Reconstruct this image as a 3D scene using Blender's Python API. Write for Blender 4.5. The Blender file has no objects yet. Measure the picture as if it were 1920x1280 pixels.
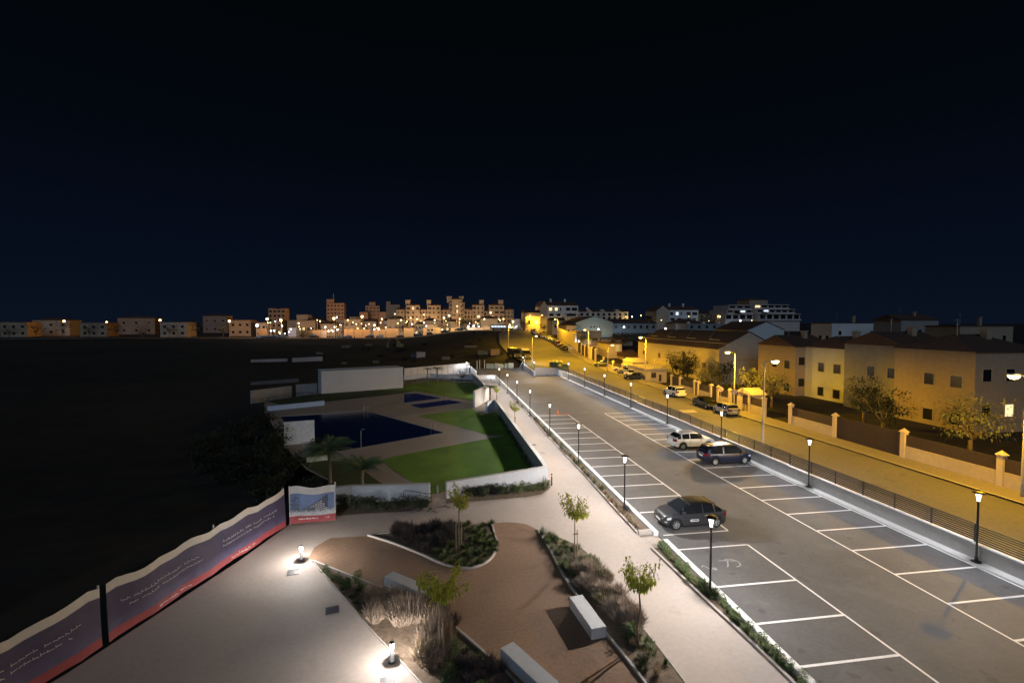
import bpy, bmesh, math, random
from mathutils import Vector, Matrix, noise
R = random.Random(7)
rad = math.radians
sc = bpy.context.scene
COL = sc.collection

# ------------------------------------------------------------ camera / world / exposure
F, CX, CY, CAMH = 880.0, 960.0, 640.0, 12.2
PITCH, YAW = math.atan(35/F), math.atan(132/F)
cam_d = bpy.data.cameras.new("camera"); cam = bpy.data.objects.new("camera", cam_d); COL.objects.link(cam)
cam_d.sensor_width = 36; cam_d.lens = F*36/1920; cam_d.clip_start = 0.1; cam_d.clip_end = 5000
cam.location = (0, 0, CAMH); cam.rotation_euler = (math.pi/2-PITCH, 0, -YAW)
sc.camera = cam
w = bpy.data.worlds.new("World"); sc.world = w; w.use_nodes = True
nt = w.node_tree; nt.nodes.clear()
o_ = nt.nodes.new('ShaderNodeOutputWorld'); bg = nt.nodes.new('ShaderNodeBackground')
tc = nt.nodes.new('ShaderNodeTexCoord'); sx = nt.nodes.new('ShaderNodeSeparateXYZ'); cr = nt.nodes.new('ShaderNodeValToRGB')
nt.links.new(tc.outputs['Generated'], sx.inputs[0]); nt.links.new(sx.outputs[2], cr.inputs[0])
nt.links.new(cr.outputs[0], bg.inputs[0]); nt.links.new(bg.outputs[0], o_.inputs[0])
e = cr.color_ramp.elements
e[0].position = 0.0; e[0].color = (.0042, .0078, .0185, 1)
e[1].position = 0.62; e[1].color = (.0009, .0020, .0024, 1)
for p_, c_ in ((.12, (.0026, .0056, .0145, 1)), (.3, (.0015, .0033, .0070, 1)), (.45, (.0011, .0024, .0040, 1))):
    k_ = e.new(p_); k_.color = c_
bg.inputs[1].default_value = 0.62
sun_d = bpy.data.lights.new("building_fill", 'SUN'); sun_d.energy = 0.36; sun_d.angle = rad(35); sun_d.color = (.58, .76, 1.0)
sun = bpy.data.objects.new("building_fill", sun_d); COL.objects.link(sun); sun.location = (0, -20, 60)  # added soft cool fill, stands for building lights behind the camera
sun.rotation_euler = Vector((.25, 1.0, -.62)).to_track_quat('-Z', 'Y').to_euler()
sc.view_settings.view_transform = 'Standard'; sc.view_settings.look = 'None'
sc.view_settings.exposure = 0.28; sc.view_settings.gamma = 1; sc.view_settings.use_curve_mapping = False
try:
    sc.cycles.use_light_tree = True; sc.cycles.max_bounces = 5; sc.cycles.sample_clamp_indirect = 4
    sc.cycles.transparent_max_bounces = 12
except Exception: pass

# ------------------------------------------------------------ layout helpers (metres; Y runs along the car park, X to its right)
_c, _s = math.cos(YAW), math.sin(YAW)
VR = Vector((_c, -_s, 0)); VF0 = Vector((_s, _c, 0)); VU0 = Vector((0, 0, 1))
VF = VF0*math.cos(PITCH)-VU0*math.sin(PITCH); VU = VF0*math.sin(PITCH)+VU0*math.cos(PITCH)
def ray(px, py): return VF+VR*((px-CX)/F)+VU*((CY-py)/F)
def G(px, py, z=0.0):
    d = ray(px, py); t = (z-CAMH)/d.z; return (d.x*t, d.y*t)
def at(px, py, Y):
    d = ray(px, py); t = Y/d.y; return (d.x*t, Y, CAMH+d.z*t)
def YX(px, X):
    return X/math.tan(math.atan((px-CX)/F)+YAW)
def itp(x, pts):
    if x <= pts[0][0]: return pts[0][1]
    for (a, b), (c, d) in zip(pts, pts[1:]):
        if x <= c: return b+(d-b)*(x-a)/(c-a)
    return pts[-1][1]
def sst(x, a, b):
    t = max(0, min(1, (x-a)/(b-a))); return t*t*(3-2*t)
def zp(Y): return 0.0 if Y < 22 else -(min(Y, 106)-22)*.0108
def zs(Y): return itp(Y, [(0, .7), (75, .7), (105, 1.2), (117, 1.6), (137, 2.3), (150, 3.5), (172, 5.4), (215, 7.7), (260, 8.5), (400, 9)])
def zf(Y): return itp(Y, [(118, -1.6), (135, -.2), (250, 4.0), (330, 4.4), (600, 6)])
GZ = -.45
def gp(px, py):
    z = 0
    for i in range(25): q = G(px, py, z); z = .5*z+.5*zp(q[1])
    return q
def gs(px, py):
    z = 1
    for i in range(40): q = G(px, py, z); z = .6*z+.4*zs(q[1])
    return q
def ground_z(x, y):
    if y < 118:
        if x > 27.1: return zs(y)-.35
        return -1.7
    f = zf(y); s = zs(y)-.35
    wgt = sst(x, -25, 20)
    wn = sst(y, 118, 132)
    v = f*(1-wgt)+s*wgt
    v = v if x > 27.1 else (-1.7*(1-wn)+v*wn)
    return v+.25*noise.noise(Vector((x*.06, y*.06, 0)))*(1 if y > 135 and (x < 15) else 0)

# ------------------------------------------------------------ materials
MATS = {}
def mat(name, col, rough=.7, var=.15, scale=3.0, bump=0.0, metal=0.0, spec=.5, col2=None, bscale=None, emit=None, estr=0, coat=0, trans=None, detail=6):
    if name in MATS: return MATS[name]
    m = bpy.data.materials.new(name); m.use_nodes = True; n = m.node_tree; b = n.nodes['Principled BSDF']
    c = tuple(col)+(1,) if len(col) == 3 else col
    b.inputs['Roughness'].default_value = rough; b.inputs['Metallic'].default_value = metal
    b.inputs['Specular IOR Level'].default_value = spec
    b.inputs['Coat Weight'].default_value = coat
    if var > 0 or col2:
        t = n.nodes.new('ShaderNodeTexCoord'); nz = n.nodes.new('ShaderNodeTexNoise'); r = n.nodes.new('ShaderNodeValToRGB')
        nz.inputs['Scale'].default_value = scale; nz.inputs['Detail'].default_value = detail; nz.inputs['Roughness'].default_value = .62
        n.links.new(t.outputs['Object'], nz.inputs['Vector']); n.links.new(nz.outputs['Fac'], r.inputs[0])
        a = tuple(x*(1-var) for x in c[:3])+(1,); d = (tuple(min(1, x*(1+var)) for x in c[:3])+(1,)) if not col2 else tuple(col2)+(1,)
        if col2: a = c
        r.color_ramp.elements[0].position = .32; r.color_ramp.elements[0].color = a
        r.color_ramp.elements[1].position = .68; r.color_ramp.elements[1].color = d
        n.links.new(r.outputs[0], b.inputs['Base Color'])
        if bump > 0:
            n2 = n.nodes.new('ShaderNodeTexNoise'); n2.inputs['Scale'].default_value = bscale or scale*8; n2.inputs['Detail'].default_value = 4
            n.links.new(t.outputs['Object'], n2.inputs['Vector'])
            bp = n.nodes.new('ShaderNodeBump'); bp.inputs['Strength'].default_value = bump; bp.inputs['Distance'].default_value = .03
            n.links.new(n2.outputs['Fac'], bp.inputs['Height']); n.links.new(bp.outputs[0], b.inputs['Normal'])
    else:
        b.inputs['Base Color'].default_value = c
    if emit:
        b.inputs['Emission Color'].default_value = tuple(emit)+(1,); b.inputs['Emission Strength'].default_value = estr
    MATS[name] = m; return m
def translucent(m, k=.35):
    n = m.node_tree; b = n.nodes['Principled BSDF']; out = [x for x in n.nodes if x.type == 'OUTPUT_MATERIAL'][0]
    tr = n.nodes.new('ShaderNodeBsdfTranslucent'); mx = n.nodes.new('ShaderNodeMixShader'); mx.inputs[0].default_value = k
    src = b.inputs['Base Color'].links[0].from_socket
    n.links.new(src, tr.inputs[0]); n.links.new(b.outputs[0], mx.inputs[1]); n.links.new(tr.outputs[0], mx.inputs[2]); n.links.new(mx.outputs[0], out.inputs[0]); return m
def two_scale(m, sc2, amt):
    """large soft blotches multiplied over a surface's colour (wear, old stains)"""
    n = m.node_tree; b = n.nodes['Principled BSDF']; src = b.inputs['Base Color'].links[0].from_socket
    t = [x for x in n.nodes if x.type == 'TEX_COORD'][0]
    nz = n.nodes.new('ShaderNodeTexNoise'); nz.inputs['Scale'].default_value = sc2; nz.inputs['Detail'].default_value = 5
    n.links.new(t.outputs['Object'], nz.inputs['Vector'])
    mr = n.nodes.new('ShaderNodeMapRange'); mr.inputs[1].default_value = .3; mr.inputs[2].default_value = .7
    mr.inputs[3].default_value = 1-amt; mr.inputs[4].default_value = 1+amt
    n.links.new(nz.outputs['Fac'], mr.inputs[0])
    mx = n.nodes.new('ShaderNodeVectorMath'); mx.operation = 'SCALE'
    n.links.new(src, mx.inputs[0]); n.links.new(mr.outputs[0], mx.inputs['Scale']); n.links.new(mx.outputs[0], b.inputs['Base Color'])
    return m
def stains(m, sc2, lo, hi, mult, seed=0.0):
    """scattered spots with an edge of their own (oil, water marks, patches)"""
    n = m.node_tree; b = n.nodes['Principled BSDF']; src = b.inputs['Base Color'].links[0].from_socket
    t = [x for x in n.nodes if x.type == 'TEX_COORD'][0]; mp = n.nodes.new('ShaderNodeMapping'); mp.inputs['Location'].default_value = (seed, seed*2, 0)
    nz = n.nodes.new('ShaderNodeTexNoise'); nz.inputs['Scale'].default_value = sc2; nz.inputs['Detail'].default_value = 3; nz.inputs['Roughness'].default_value = .5
    n.links.new(t.outputs['Object'], mp.inputs[0]); n.links.new(mp.outputs[0], nz.inputs['Vector'])
    mr = n.nodes.new('ShaderNodeMapRange'); mr.inputs[1].default_value = lo; mr.inputs[2].default_value = hi; mr.inputs[3].default_value = 1; mr.inputs[4].default_value = mult
    n.links.new(nz.outputs['Fac'], mr.inputs[0]); mx = n.nodes.new('ShaderNodeVectorMath'); mx.operation = 'SCALE'
    n.links.new(src, mx.inputs[0]); n.links.new(mr.outputs[0], mx.inputs['Scale']); n.links.new(mx.outputs[0], b.inputs['Base Color']); return m
def glow(name, col, s):
    if name in MATS: return MATS[name]
    m = bpy.data.materials.new(name); m.use_nodes = True; n = m.node_tree; n.nodes.clear()
    o = n.nodes.new('ShaderNodeOutputMaterial'); em = n.nodes.new('ShaderNodeEmission')
    em.inputs[0].default_value = tuple(col)+(1,); em.inputs[1].default_value = s
    n.links.new(em.outputs[0], o.inputs[0]); MATS[name] = m; return m
def glow_glass(name, col, s):
    m = bpy.data.materials.new(name); m.use_nodes = True; n = m.node_tree; n.nodes.clear()
    o = n.nodes.new('ShaderNodeOutputMaterial'); em = n.nodes.new('ShaderNodeEmission'); tr = n.nodes.new('ShaderNodeBsdfTransparent'); ad = n.nodes.new('ShaderNodeAddShader')
    em.inputs[0].default_value = tuple(col)+(1,); em.inputs[1].default_value = s; tr.inputs[0].default_value = (.9, .9, .9, 1)
    n.links.new(em.outputs[0], ad.inputs[0]); n.links.new(tr.outputs[0], ad.inputs[1]); n.links.new(ad.outputs[0], o.inputs[0]); return m

ASPH = two_scale(mat('asphalt', (.100, .098, .102), .8, .12, 6, .25, bscale=60), .12, .16)
two_scale(ASPH, .7, .10); stains(ASPH, 1.1, .66, .70, .72); stains(ASPH, .35, .60, .63, 1.12, 7)
ROAD = two_scale(mat('road_asphalt', (.15, .14, .13), .85, .14, 4, .2, bscale=50), .1, .18)
PAVE = two_scale(mat('pale_concrete', (.45, .375, .33), .8, .06, 5, .1, bscale=90), .25, .07)
BROWN = two_scale(mat('compacted_earth', (.27, .165, .105), .95, .16, 7, .5, bscale=45), .35, .12)
stains(PAVE, .8, .64, .72, .90, 3); stains(PAVE, 3.5, .70, .74, .84, 5); stains(BROWN, .6, .60, .70, .84, 4); stains(ROAD, .5, .62, .66, .82, 2)
SOIL = mat('bed_soil', (.16, .115, .08), .95, .3, 5, .8, bscale=20)
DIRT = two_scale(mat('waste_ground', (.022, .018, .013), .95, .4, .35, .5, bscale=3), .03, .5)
WHITE = two_scale(mat('white_render', (.56, .58, .63), .8, .04, 4, .05), .4, .05)
KERB = mat('kerb_concrete', (.50, .45, .41), .85, .12, 12)
COPING = mat('coping', (.62, .61, .60), .7, .06, 6)
LINE = mat('road_paint', (.78, .78, .78), .7, .16, 20)
LAWN = two_scale(mat('lawn_grass', (.085, .175, .010), .95, .22, 14, .9, bscale=60), .35, .28)
DECK = two_scale(mat('pool_deck_stone', (.29, .25, .22), .8, .08, 5, .1), .2, .1)
WATER = mat('pool_water', (.008, .018, .17), .12, .2, 1.5, .12, bscale=3, spec=.25)
DARKM = mat('dark_metal', (.035, .034, .036), .5, .1, 8, metal=.2)
GREYM = mat('grey_metal', (.32, .32, .33), .5, .08, 8, metal=.3)
GALV = mat('galvanised_metal', (.45, .45, .44), .5, .1, 8, metal=.4)
WOOD = mat('stake_wood', (.33, .22, .15), .9, .25, 20)
BARK = mat('tree_bark', (.22, .17, .125), .95, .3, 15, .4)
RUBBER = mat('rubber', (.012, .012, .013), .85, .1, 10)
RIMM = mat('rim_alloy', (.60, .60, .61), .3, .0, 8, metal=.6)
GLASSD = mat('car_glass', (.012, .014, .017), .06, 0, spec=.8)
PLATE = mat('number_plate', (.7, .7, .68), .5, 0)
HEADL = mat('headlamp_glass', (.62, .64, .66), .12, 0)
TAILL = mat('tail_lamp_red', (.15, .008, .010), .2, 0)
CHROME = mat('chrome', (.7, .7, .7), .18, 0, metal=1)
STUCCO = two_scale(mat('stucco', (.46, .39, .31), .9, .07, 2), .15, .1)
STUCCO2 = two_scale(mat('pale_stucco', (.68, .69, .70), .9, .05, 2), .15, .08)
STUCCO3 = two_scale(mat('tan_stucco', (.40, .31, .22), .9, .08, 2), .15, .12)
ROOFT = mat('roof_tile', (.10, .055, .040), .9, .3, 3)
WIND = mat('window_dark', (.012, .013, .016), .25, 0)
LITW = glow('lit_window_warm', (1.0, .74, .38), 1.1)
LITC = glow('lit_window_cool', (.75, .88, 1.0), 1.0)
GATE = mat('gate_metal', (.045, .030, .028), .7, .2, 6)
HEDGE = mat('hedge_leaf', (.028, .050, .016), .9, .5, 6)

# ------------------------------------------------------------ mesh helpers
class MB:
    def __init__(s): s.v = []; s.f = []; s.m = []; s.mi = 0; s.sm = False
    def add(s, vs, fs, mi=None):
        b = len(s.v); s.v += [tuple(x) for x in vs]
        for f in fs: s.f.append(tuple(i+b for i in f)); s.m.append(s.mi if mi is None else mi)
        return s
    def box(s, x0, x1, y0, y1, z0, z1, mi=None):
        vs = [(x0, y0, z0), (x1, y0, z0), (x1, y1, z0), (x0, y1, z0), (x0, y0, z1), (x1, y0, z1), (x1, y1, z1), (x0, y1, z1)]
        return s.add(vs, [(0, 3, 2, 1), (4, 5, 6, 7), (0, 1, 5, 4), (1, 2, 6, 5), (2, 3, 7, 6), (3, 0, 4, 7)], mi)
    def bar(s, a, b, w_, h_, mi=None):
        """box section bar from a to b (width w_, height h_ centred)"""
        a = Vector(a); b = Vector(b); d = (b-a).normalized(); up = Vector((0, 0, 1)) if abs(d.z) < .95 else Vector((1, 0, 0))
        r = d.cross(up).normalized(); u = r.cross(d).normalized(); r *= w_/2; u *= h_/2
        vs = [a-r-u, a+r-u, a+r+u, a-r+u, b-r-u, b+r-u, b+r+u, b-r+u]
        return s.add(vs, [(0, 3, 2, 1), (4, 5, 6, 7), (0, 1, 5, 4), (1, 2, 6, 5), (2, 3, 7, 6), (3, 0, 4, 7)], mi)
    def tube(s, pts, rs, n=6, mi=None, cap=True):
        pts = [Vector(p) for p in pts]; rings = []
        for i, p in enumerate(pts):
            d = (pts[min(i+1, len(pts)-1)]-pts[max(i-1, 0)]).normalized()
            up = Vector((0, 0, 1)) if abs(d.z) < .9 else Vector((1, 0, 0))
            r = d.cross(up).normalized(); u = r.cross(d)
            rr = rs[i] if isinstance(rs, (list, tuple)) else rs
            rings.append([p+(r*math.cos(a)+u*math.sin(a))*rr for a in [k*2*math.pi/n for k in range(n)]])
        vs = [v for q in rings for v in q]; fs = []
        for i in range(len(rings)-1):
            for k in range(n): fs.append((i*n+k, i*n+(k+1) % n, (i+1)*n+(k+1) % n, (i+1)*n+k))
        if cap: fs += [tuple(range(n))[::-1], tuple((len(rings)-1)*n+k for k in range(n))]
        return s.add(vs, fs, mi)
    def lathe(s, prof, n=16, c=(0, 0, 0), mi=None, axis='z'):
        vs = []; fs = []
        for (r, z) in prof:
            for k in range(n):
                a = k*2*math.pi/n
                p = (r*math.cos(a), r*math.sin(a), z) if axis == 'z' else (r*math.cos(a), z, r*math.sin(a))
                vs.append((p[0]+c[0], p[1]+c[1], p[2]+c[2]))
        for i in range(len(prof)-1):
            for k in range(n): fs.append((i*n+k, i*n+(k+1) % n, (i+1)*n+(k+1) % n, (i+1)*n+k))
        return s.add(vs, fs, mi)
    def prism(s, poly, z0, z1, mi=None):
        """poly list of (x,y); z0,z1 numbers or functions of (x,y)"""
        n = len(poly)
        a = sum(poly[i][0]*poly[(i+1) % n][1]-poly[(i+1) % n][0]*poly[i][1] for i in range(n))
        if a < 0: poly = poly[::-1]
        g0 = z0 if callable(z0) else (lambda x, y: z0); g1 = z1 if callable(z1) else (lambda x, y: z1)
        vs = [(x, y, g0(x, y)) for x, y in poly]+[(x, y, g1(x, y)) for x, y in poly]
        fs = [tuple(range(n))[::-1], tuple(range(n, 2*n))]+[(i, (i+1) % n, n+(i+1) % n, n+i) for i in range(n)]
        return s.add(vs, fs, mi)
    def build(s, name, mats, parent=None, smooth=False, loc=None, rotz=0):
        me = bpy.data.meshes.new(name); me.from_pydata(s.v, [], s.f); 
        for m in (mats if isinstance(mats, (list, tuple)) else [mats]): me.materials.append(m)
        if any(s.m): me.polygons.foreach_set('material_index', s.m)
        if smooth: me.polygons.foreach_set('use_smooth', [True]*len(s.f))
        me.update()
        o = bpy.data.objects.new(name, me); COL.objects.link(o)
        if parent is not None: o.parent = parent
        if loc is not None: o.location = loc
        o.rotation_euler.z = rotz
        return o
def tag(o, label, cat, group=None):
    o['label'] = label; o['category'] = cat
    if group: o['group'] = group
    return o
def structure(o, kind='structure', label=None):
    o['kind'] = kind
    if label: o['label'] = label
    return o
def thing(name, label, cat, loc=(0, 0, 0), rotz=0, group=None):
    o = bpy.data.objects.new(name, None); COL.objects.link(o); o.location = loc; o.rotation_euler = (0, 0, rotz); o.empty_display_size = .2
    return tag(o, label, cat, group)
KIDS = {}
def children(o):
    return [c for c in COL.objects if c.parent == o]
def copy_tree(o, loc=None, rotz=None, label=None, group=None, scale=None):
    def rec(a, par):
        c = a.copy(); COL.objects.link(c); c.parent = par
        for ch in CH.get(a.name, ()):
            if ch.type != 'LIGHT': rec(ch, c)
        return c
    global CH
    CH = {}
    for x in COL.objects:
        if x.parent is not None: CH.setdefault(x.parent.name, []).append(x)
    r = rec(o, None)
    if loc is not None: r.location = loc
    if rotz is not None: r.rotation_euler.z = rotz
    if label: r['label'] = label
    if group: r['group'] = group
    if scale is not None: r.scale = scale if isinstance(scale, (tuple, list)) else (scale,)*3
    return r
def sheet(name, poly, z, m, holes=(), cuts=1.0):
    """one flat polygon sheet with holes; z number or function of (x,y)"""
    bm = bmesh.new(); allv = []
    for ring in [poly]+list(holes):
        vs = [bm.verts.new((x, y, 0)) for x, y in ring]
        for i in range(len(vs)): bm.edges.new((vs[i], vs[(i+1) % len(vs)]))
    bmesh.ops.triangle_fill(bm, use_beauty=True, use_dissolve=False, edges=bm.edges[:], normal=(0, 0, 1))
    if callable(z):
        bmesh.ops.triangulate(bm, faces=bm.faces[:])
        for v in bm.verts: v.co.z = z(v.co.x, v.co.y)
    else:
        for v in bm.verts: v.co.z = z
    for f in bm.faces:
        f.normal_update()
        if f.normal.z < 0: f.normal_flip()
    me = bpy.data.meshes.new(name); bm.to_mesh(me); bm.free(); me.materials.append(m)
    o = bpy.data.objects.new(name, me); COL.objects.link(o); return o
def optics(d, k=1.3, cap=5.0, up=.12, back=None, lo=-.10, hi=.12):
    """street luminaire optics: intensity grows towards the horizontal, little goes up; back = fraction thrown to +X"""
    d.use_nodes = True; n = d.node_tree; n.nodes.clear(); o = n.nodes.new('ShaderNodeOutputLight'); em = n.nodes.new('ShaderNodeEmission')
    t = n.nodes.new('ShaderNodeTexCoord'); sp = n.nodes.new('ShaderNodeSeparateXYZ'); n.links.new(t.outputs['Normal'], sp.inputs[0])
    def mth(op, a, b_=None):
        m = n.nodes.new('ShaderNodeMath'); m.operation = op
        for i, v in enumerate((a, b_)):
            if v is None: continue
            if isinstance(v, (int, float)): m.inputs[i].default_value = v
            else: n.links.new(v, m.inputs[i])
        return m.outputs[0]
    c = mth('MULTIPLY', sp.outputs[2], -1.0); cc = mth('MAXIMUM', c, .02)
    v = mth('MINIMUM', mth('POWER', cc, -k), cap)
    mr = n.nodes.new('ShaderNodeMapRange'); mr.inputs[1].default_value = lo; mr.inputs[2].default_value = hi; mr.inputs[3].default_value = up; mr.inputs[4].default_value = 1.0
    n.links.new(c, mr.inputs[0]); v = mth('MULTIPLY', v, mr.outputs[0])
    if back is not None:
        m2 = n.nodes.new('ShaderNodeMapRange'); m2.inputs[1].default_value = -.1; m2.inputs[2].default_value = .5; m2.inputs[3].default_value = 1.0; m2.inputs[4].default_value = back
        n.links.new(sp.outputs[0], m2.inputs[0]); v = mth('MULTIPLY', v, m2.outputs[0])
    n.links.new(v, em.inputs[1]); n.links.new(em.outputs[0], o.inputs[0])
def point(name, loc, power, col, size=.05, parent=None, spot=None, rot=None, blend=.4, opt=None):
    d = bpy.data.lights.new(name, 'SPOT' if spot else 'POINT'); d.energy = power; d.color = col; d.shadow_soft_size = size
    if opt: optics(d, **opt)
    if spot: d.spot_size = rad(spot); d.spot_blend = blend
    o = bpy.data.objects.new(name, d); COL.objects.link(o); o.location = loc
    if rot: o.rotation_euler = rot
    if parent is not None: o.parent = parent
    return o
def inpoly(x, y, poly):
    c = False; n = len(poly)
    for i in range(n):
        x1, y1 = poly[i]; x2, y2 = poly[(i+1) % n]
        if (y1 > y) != (y2 > y) and x < (x2-x1)*(y-y1)/(y2-y1)+x1: c = not c
    return c
def smoothpoly(pts, n=4):
    """Catmull-Rom through open pts"""
    out = []
    P = [pts[0]]+list(pts)+[pts[-1]]
    for i in range(1, len(P)-2):
        for k in range(n):
            t = k/n; a, b, c, d = P[i-1], P[i], P[i+1], P[i+2]
            out.append(tuple(.5*((2*b[j])+(-a[j]+c[j])*t+(2*a[j]-5*b[j]+4*c[j]-d[j])*t*t+(-a[j]+3*b[j]-3*c[j]+d[j])*t**3) for j in (0, 1)))
    out.append(pts[-1]); return out
ORD = ['nearest', 'second', 'third', 'fourth', 'fifth', 'sixth', 'seventh', 'eighth', 'ninth', 'tenth', 'eleventh', 'twelfth', 'thirteenth', 'fourteenth', 'fifteenth', 'sixteenth', 'seventeenth', 'eighteenth', 'nineteenth', 'twentieth']

# ------------------------------------------------------------ ground, lot, road, path, garden levels
def lines(*segs):
    out = []
    for a, b, st in segs:
        n = max(1, int(round((b-a)/st))); out += [a+(b-a)*i/n for i in range(n)]
    return out
xs = lines((-1500, -300, 300), (-300, -60, 20), (-60, 26.9, 4.35), (26.9, 27.2, .3), (27.2, 80, 4.4), (80, 300, 20), (300, 1800, 300))+[1800]
ys = lines((-100, 0, 50), (0, 118, 8), (118, 280, 4.5), (280, 400, 10), (400, 2400, 250))+[2400]
mb = MB(); nx = len(xs)
vs = [(x, y, ground_z(x, y)) for y in ys for x in xs]
fs = [(j*nx+i, j*nx+i+1, (j+1)*nx+i+1, (j+1)*nx+i) for j in range(len(ys)-1) for i in range(nx-1)]
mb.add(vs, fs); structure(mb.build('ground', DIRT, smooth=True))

LOT = [(12.25, -12), (27.0, -12), (27.0, 107.0), (21.0, 107.0), (21.3, 126), (7.6, 126), (8.6, 107.0), (12.25, 107.0)]
mb = MB(); mb.prism(LOT, -2.2, 0.0); structure(mb.build('parking_lot', ASPH))
# painted bay markings
mb = MB(); lw = .10; z0, z1 = .004, .005; hw_ = .06
def strip(x0, x1, y0, y1): mb.add([(x0, y0, z0), (x1, y0, z0), (x1, y1, z0), (x0, y1, z0)], [(0, 1, 2, 3)])
strip(16.55, 16.65, 28.2, 60.3)
for k in range(14):
    y = 28.2+k*2.43
    if y < 61: strip(12.55, 16.55, y-hw_, y+hw_)
strip(12.55, 16.6, 60.25, 60.35)
strip(16.55, 16.65, 25.0, 28.2); strip(12.55, 16.6, 24.9, 25.0)
strip(16.55, 16.65, 1.0, 23.2); strip(12.55, 16.55, 23.15, 23.25)
for y in (19.6, 16.9, 14.5, 12.1, 9.7, 7.3): strip(12.55, 16.55, y-hw_, y+hw_)
strip(21.65, 21.75, 2.0, 60.4)
for k in range(24):
    y = 60.3-k*2.41
    strip(21.75, 26.35, y-hw_, y+hw_)
strip(26.35, 26.45, 2.0, 60.4)
structure(mb.build('bay_markings', LINE))
# worn wheelchair symbol
mb = MB()
def arc(cx, cy, r, a0, a1, wd, n=14):
    for i in range(n):
        a = rad(a0+(a1-a0)*i/n); b = rad(a0+(a1-a0)*(i+1)/n)
        mb.add([(cx+(r-wd)*math.cos(a), cy+(r-wd)*math.sin(a), z1), (cx+r*math.cos(a), cy+r*math.sin(a), z1), (cx+r*math.cos(b), cy+r*math.sin(b), z1), (cx+(r-wd)*math.cos(b), cy+(r-wd)*math.sin(b), z1)], [(0, 1, 2, 3)])
def pl(pts, wd):
    for a, b in zip(pts, pts[1:]):
        d = Vector((b[0]-a[0], b[1]-a[1])).normalized(); n_ = Vector((-d.y, d.x))*wd/2
        mb.add([(a[0]-n_.x, a[1]-n_.y, z1), (b[0]-n_.x, b[1]-n_.y, z1), (b[0]+n_.x, b[1]+n_.y, z1), (a[0]+n_.x, a[1]+n_.y, z1)], [(0, 1, 2, 3)])
arc(14.55, 21.5, .42, -95, 130, .08)
pl([(14.9, 21.65), (14.45, 21.75), (14.2, 21.3), (14.05, 21.15)], .08)
pl([(14.45, 21.75), (14.0, 21.8)], .08)
arc(13.35, 21.1, .13, 0, 360, .12)
pl([(13.15, 21.0), (12.95, 21.5), (12.8, 21.35)], .07)
structure(mb.build('wheelchair_marking', mat('worn_paint', (.27, .27, .28), .8, .35, 12)))

# street
RL = [(28.6, -10), (28.6, 103), (27.8, 108), (23.5, 116), (21.5, 125), (20.0, 140), (20.3, 160), (24, 200), (29, 225), (22, 238), (-60, 250), (-200, 262), (-200, 270), (60, 262), (70, 240), (46, 228), (41.5, 205), (40.6, 165), (39.8, 148), (38.6, 120), (37.2, 105), (37.0, 70), (36.2, 50), (36.2, -10)]
def zroad(x, y): 
    if x >= 19: return zs(y)+.0
    t = sst(x, -25, 19); return (zf(y)+.15)*(1-t)+zs(y)*t
def strip_sheet(name, left, right, zfn, m, ys_):
    b = MB(); vv = []
    for y in ys_:
        a, c = itp(y, left), itp(y, right)
        n = 6
        for i in range(n+1):
            x = a+(c-a)*i/n; vv.append((x, y, zfn(x, y)))
    n = 6; ff = []
    for j in range(len(ys_)-1):
        for i in range(n): ff.append((j*(n+1)+i, j*(n+1)+i+1, (j+1)*(n+1)+i+1, (j+1)*(n+1)+i))
    b.add(vv, ff); return b.build(name, m, smooth=True)
yl = [-10+i*3 for i in range(80)]
LEFTE = [(0, 28.9), (103, 28.9), (108, 27.9), (116, 23.5), (125, 21.5), (140, 20.0), (165, 20.3), (200, 24), (227, 29)]
RIGHTE = [(0, 36.3), (50, 36.3), (70, 37.2), (105, 37.4), (120, 38.6), (148, 40.6), (165, 41.4), (205, 42.2), (227, 46)]
structure(strip_sheet('road', LEFTE, RIGHTE, lambda x, y: zs(y)+.02, ROAD, yl))
structure(strip_sheet('pavement', [(a, b) for a, b in RIGHTE], [(a, b+2.6) for a, b in RIGHTE], lambda x, y: zs(y)+.14, mat('pavement_tiles', (.24, .21, .18), .85, .15, 5), yl))
structure(strip_sheet('kerb', [(a, b-.16) for a, b in RIGHTE], [(a, b+.003) for a, b in RIGHTE], lambda x, y: zs(y)+.143, KERB, yl))
structure(strip_sheet('pavement', [(0, 27.05), (103, 27.05)], [(0, 28.9), (103, 28.9)], lambda x, y: zs(y)+.13, MATS['pavement_tiles'], [y for y in yl if y < 106]))
structure(sheet('verge', [(21.35, 107.36), (28.2, 107.36), (27.0, 112), (24.5, 119), (23, 126), (21.4, 126)], lambda x, y: zs(y)-.03, mat('verge_grass', (.09, .10, .035), .95, .4, 4)))
# far town street
fy = [(-260, 262), (-120, 262), (-30, 250), (20, 240), (40, 236), (75, 236)]
b = MB(); vv = []; n = 0
for x in [-260+i*12 for i in range(29)]:
    y0 = itp(x, fy); z_ = ground_z(x, y0-4)
    vv += [(x, y0-9, ground_z(x, y0-9)+.3), (x, y0+6, max(ground_z(x, y0+6), ground_z(x, y0-9))+.35)]; n += 1
b.add(vv, [(2*i, 2*i+2, 2*i+3, 2*i+1) for i in range(n-1)]); structure(b.build('far_road', ROAD))
# pale concrete drain slab and patch in the street
b = MB(); 
q = [gs(1272, 769), gs(1300, 768.5), gs(1309, 773), gs(1281, 774)]
b.prism([tuple(p) for p in q], .70, .735)
structure(b.build('road_patch', mat('patch_concrete', (.36, .33, .30), .85, .1, 4)))

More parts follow.
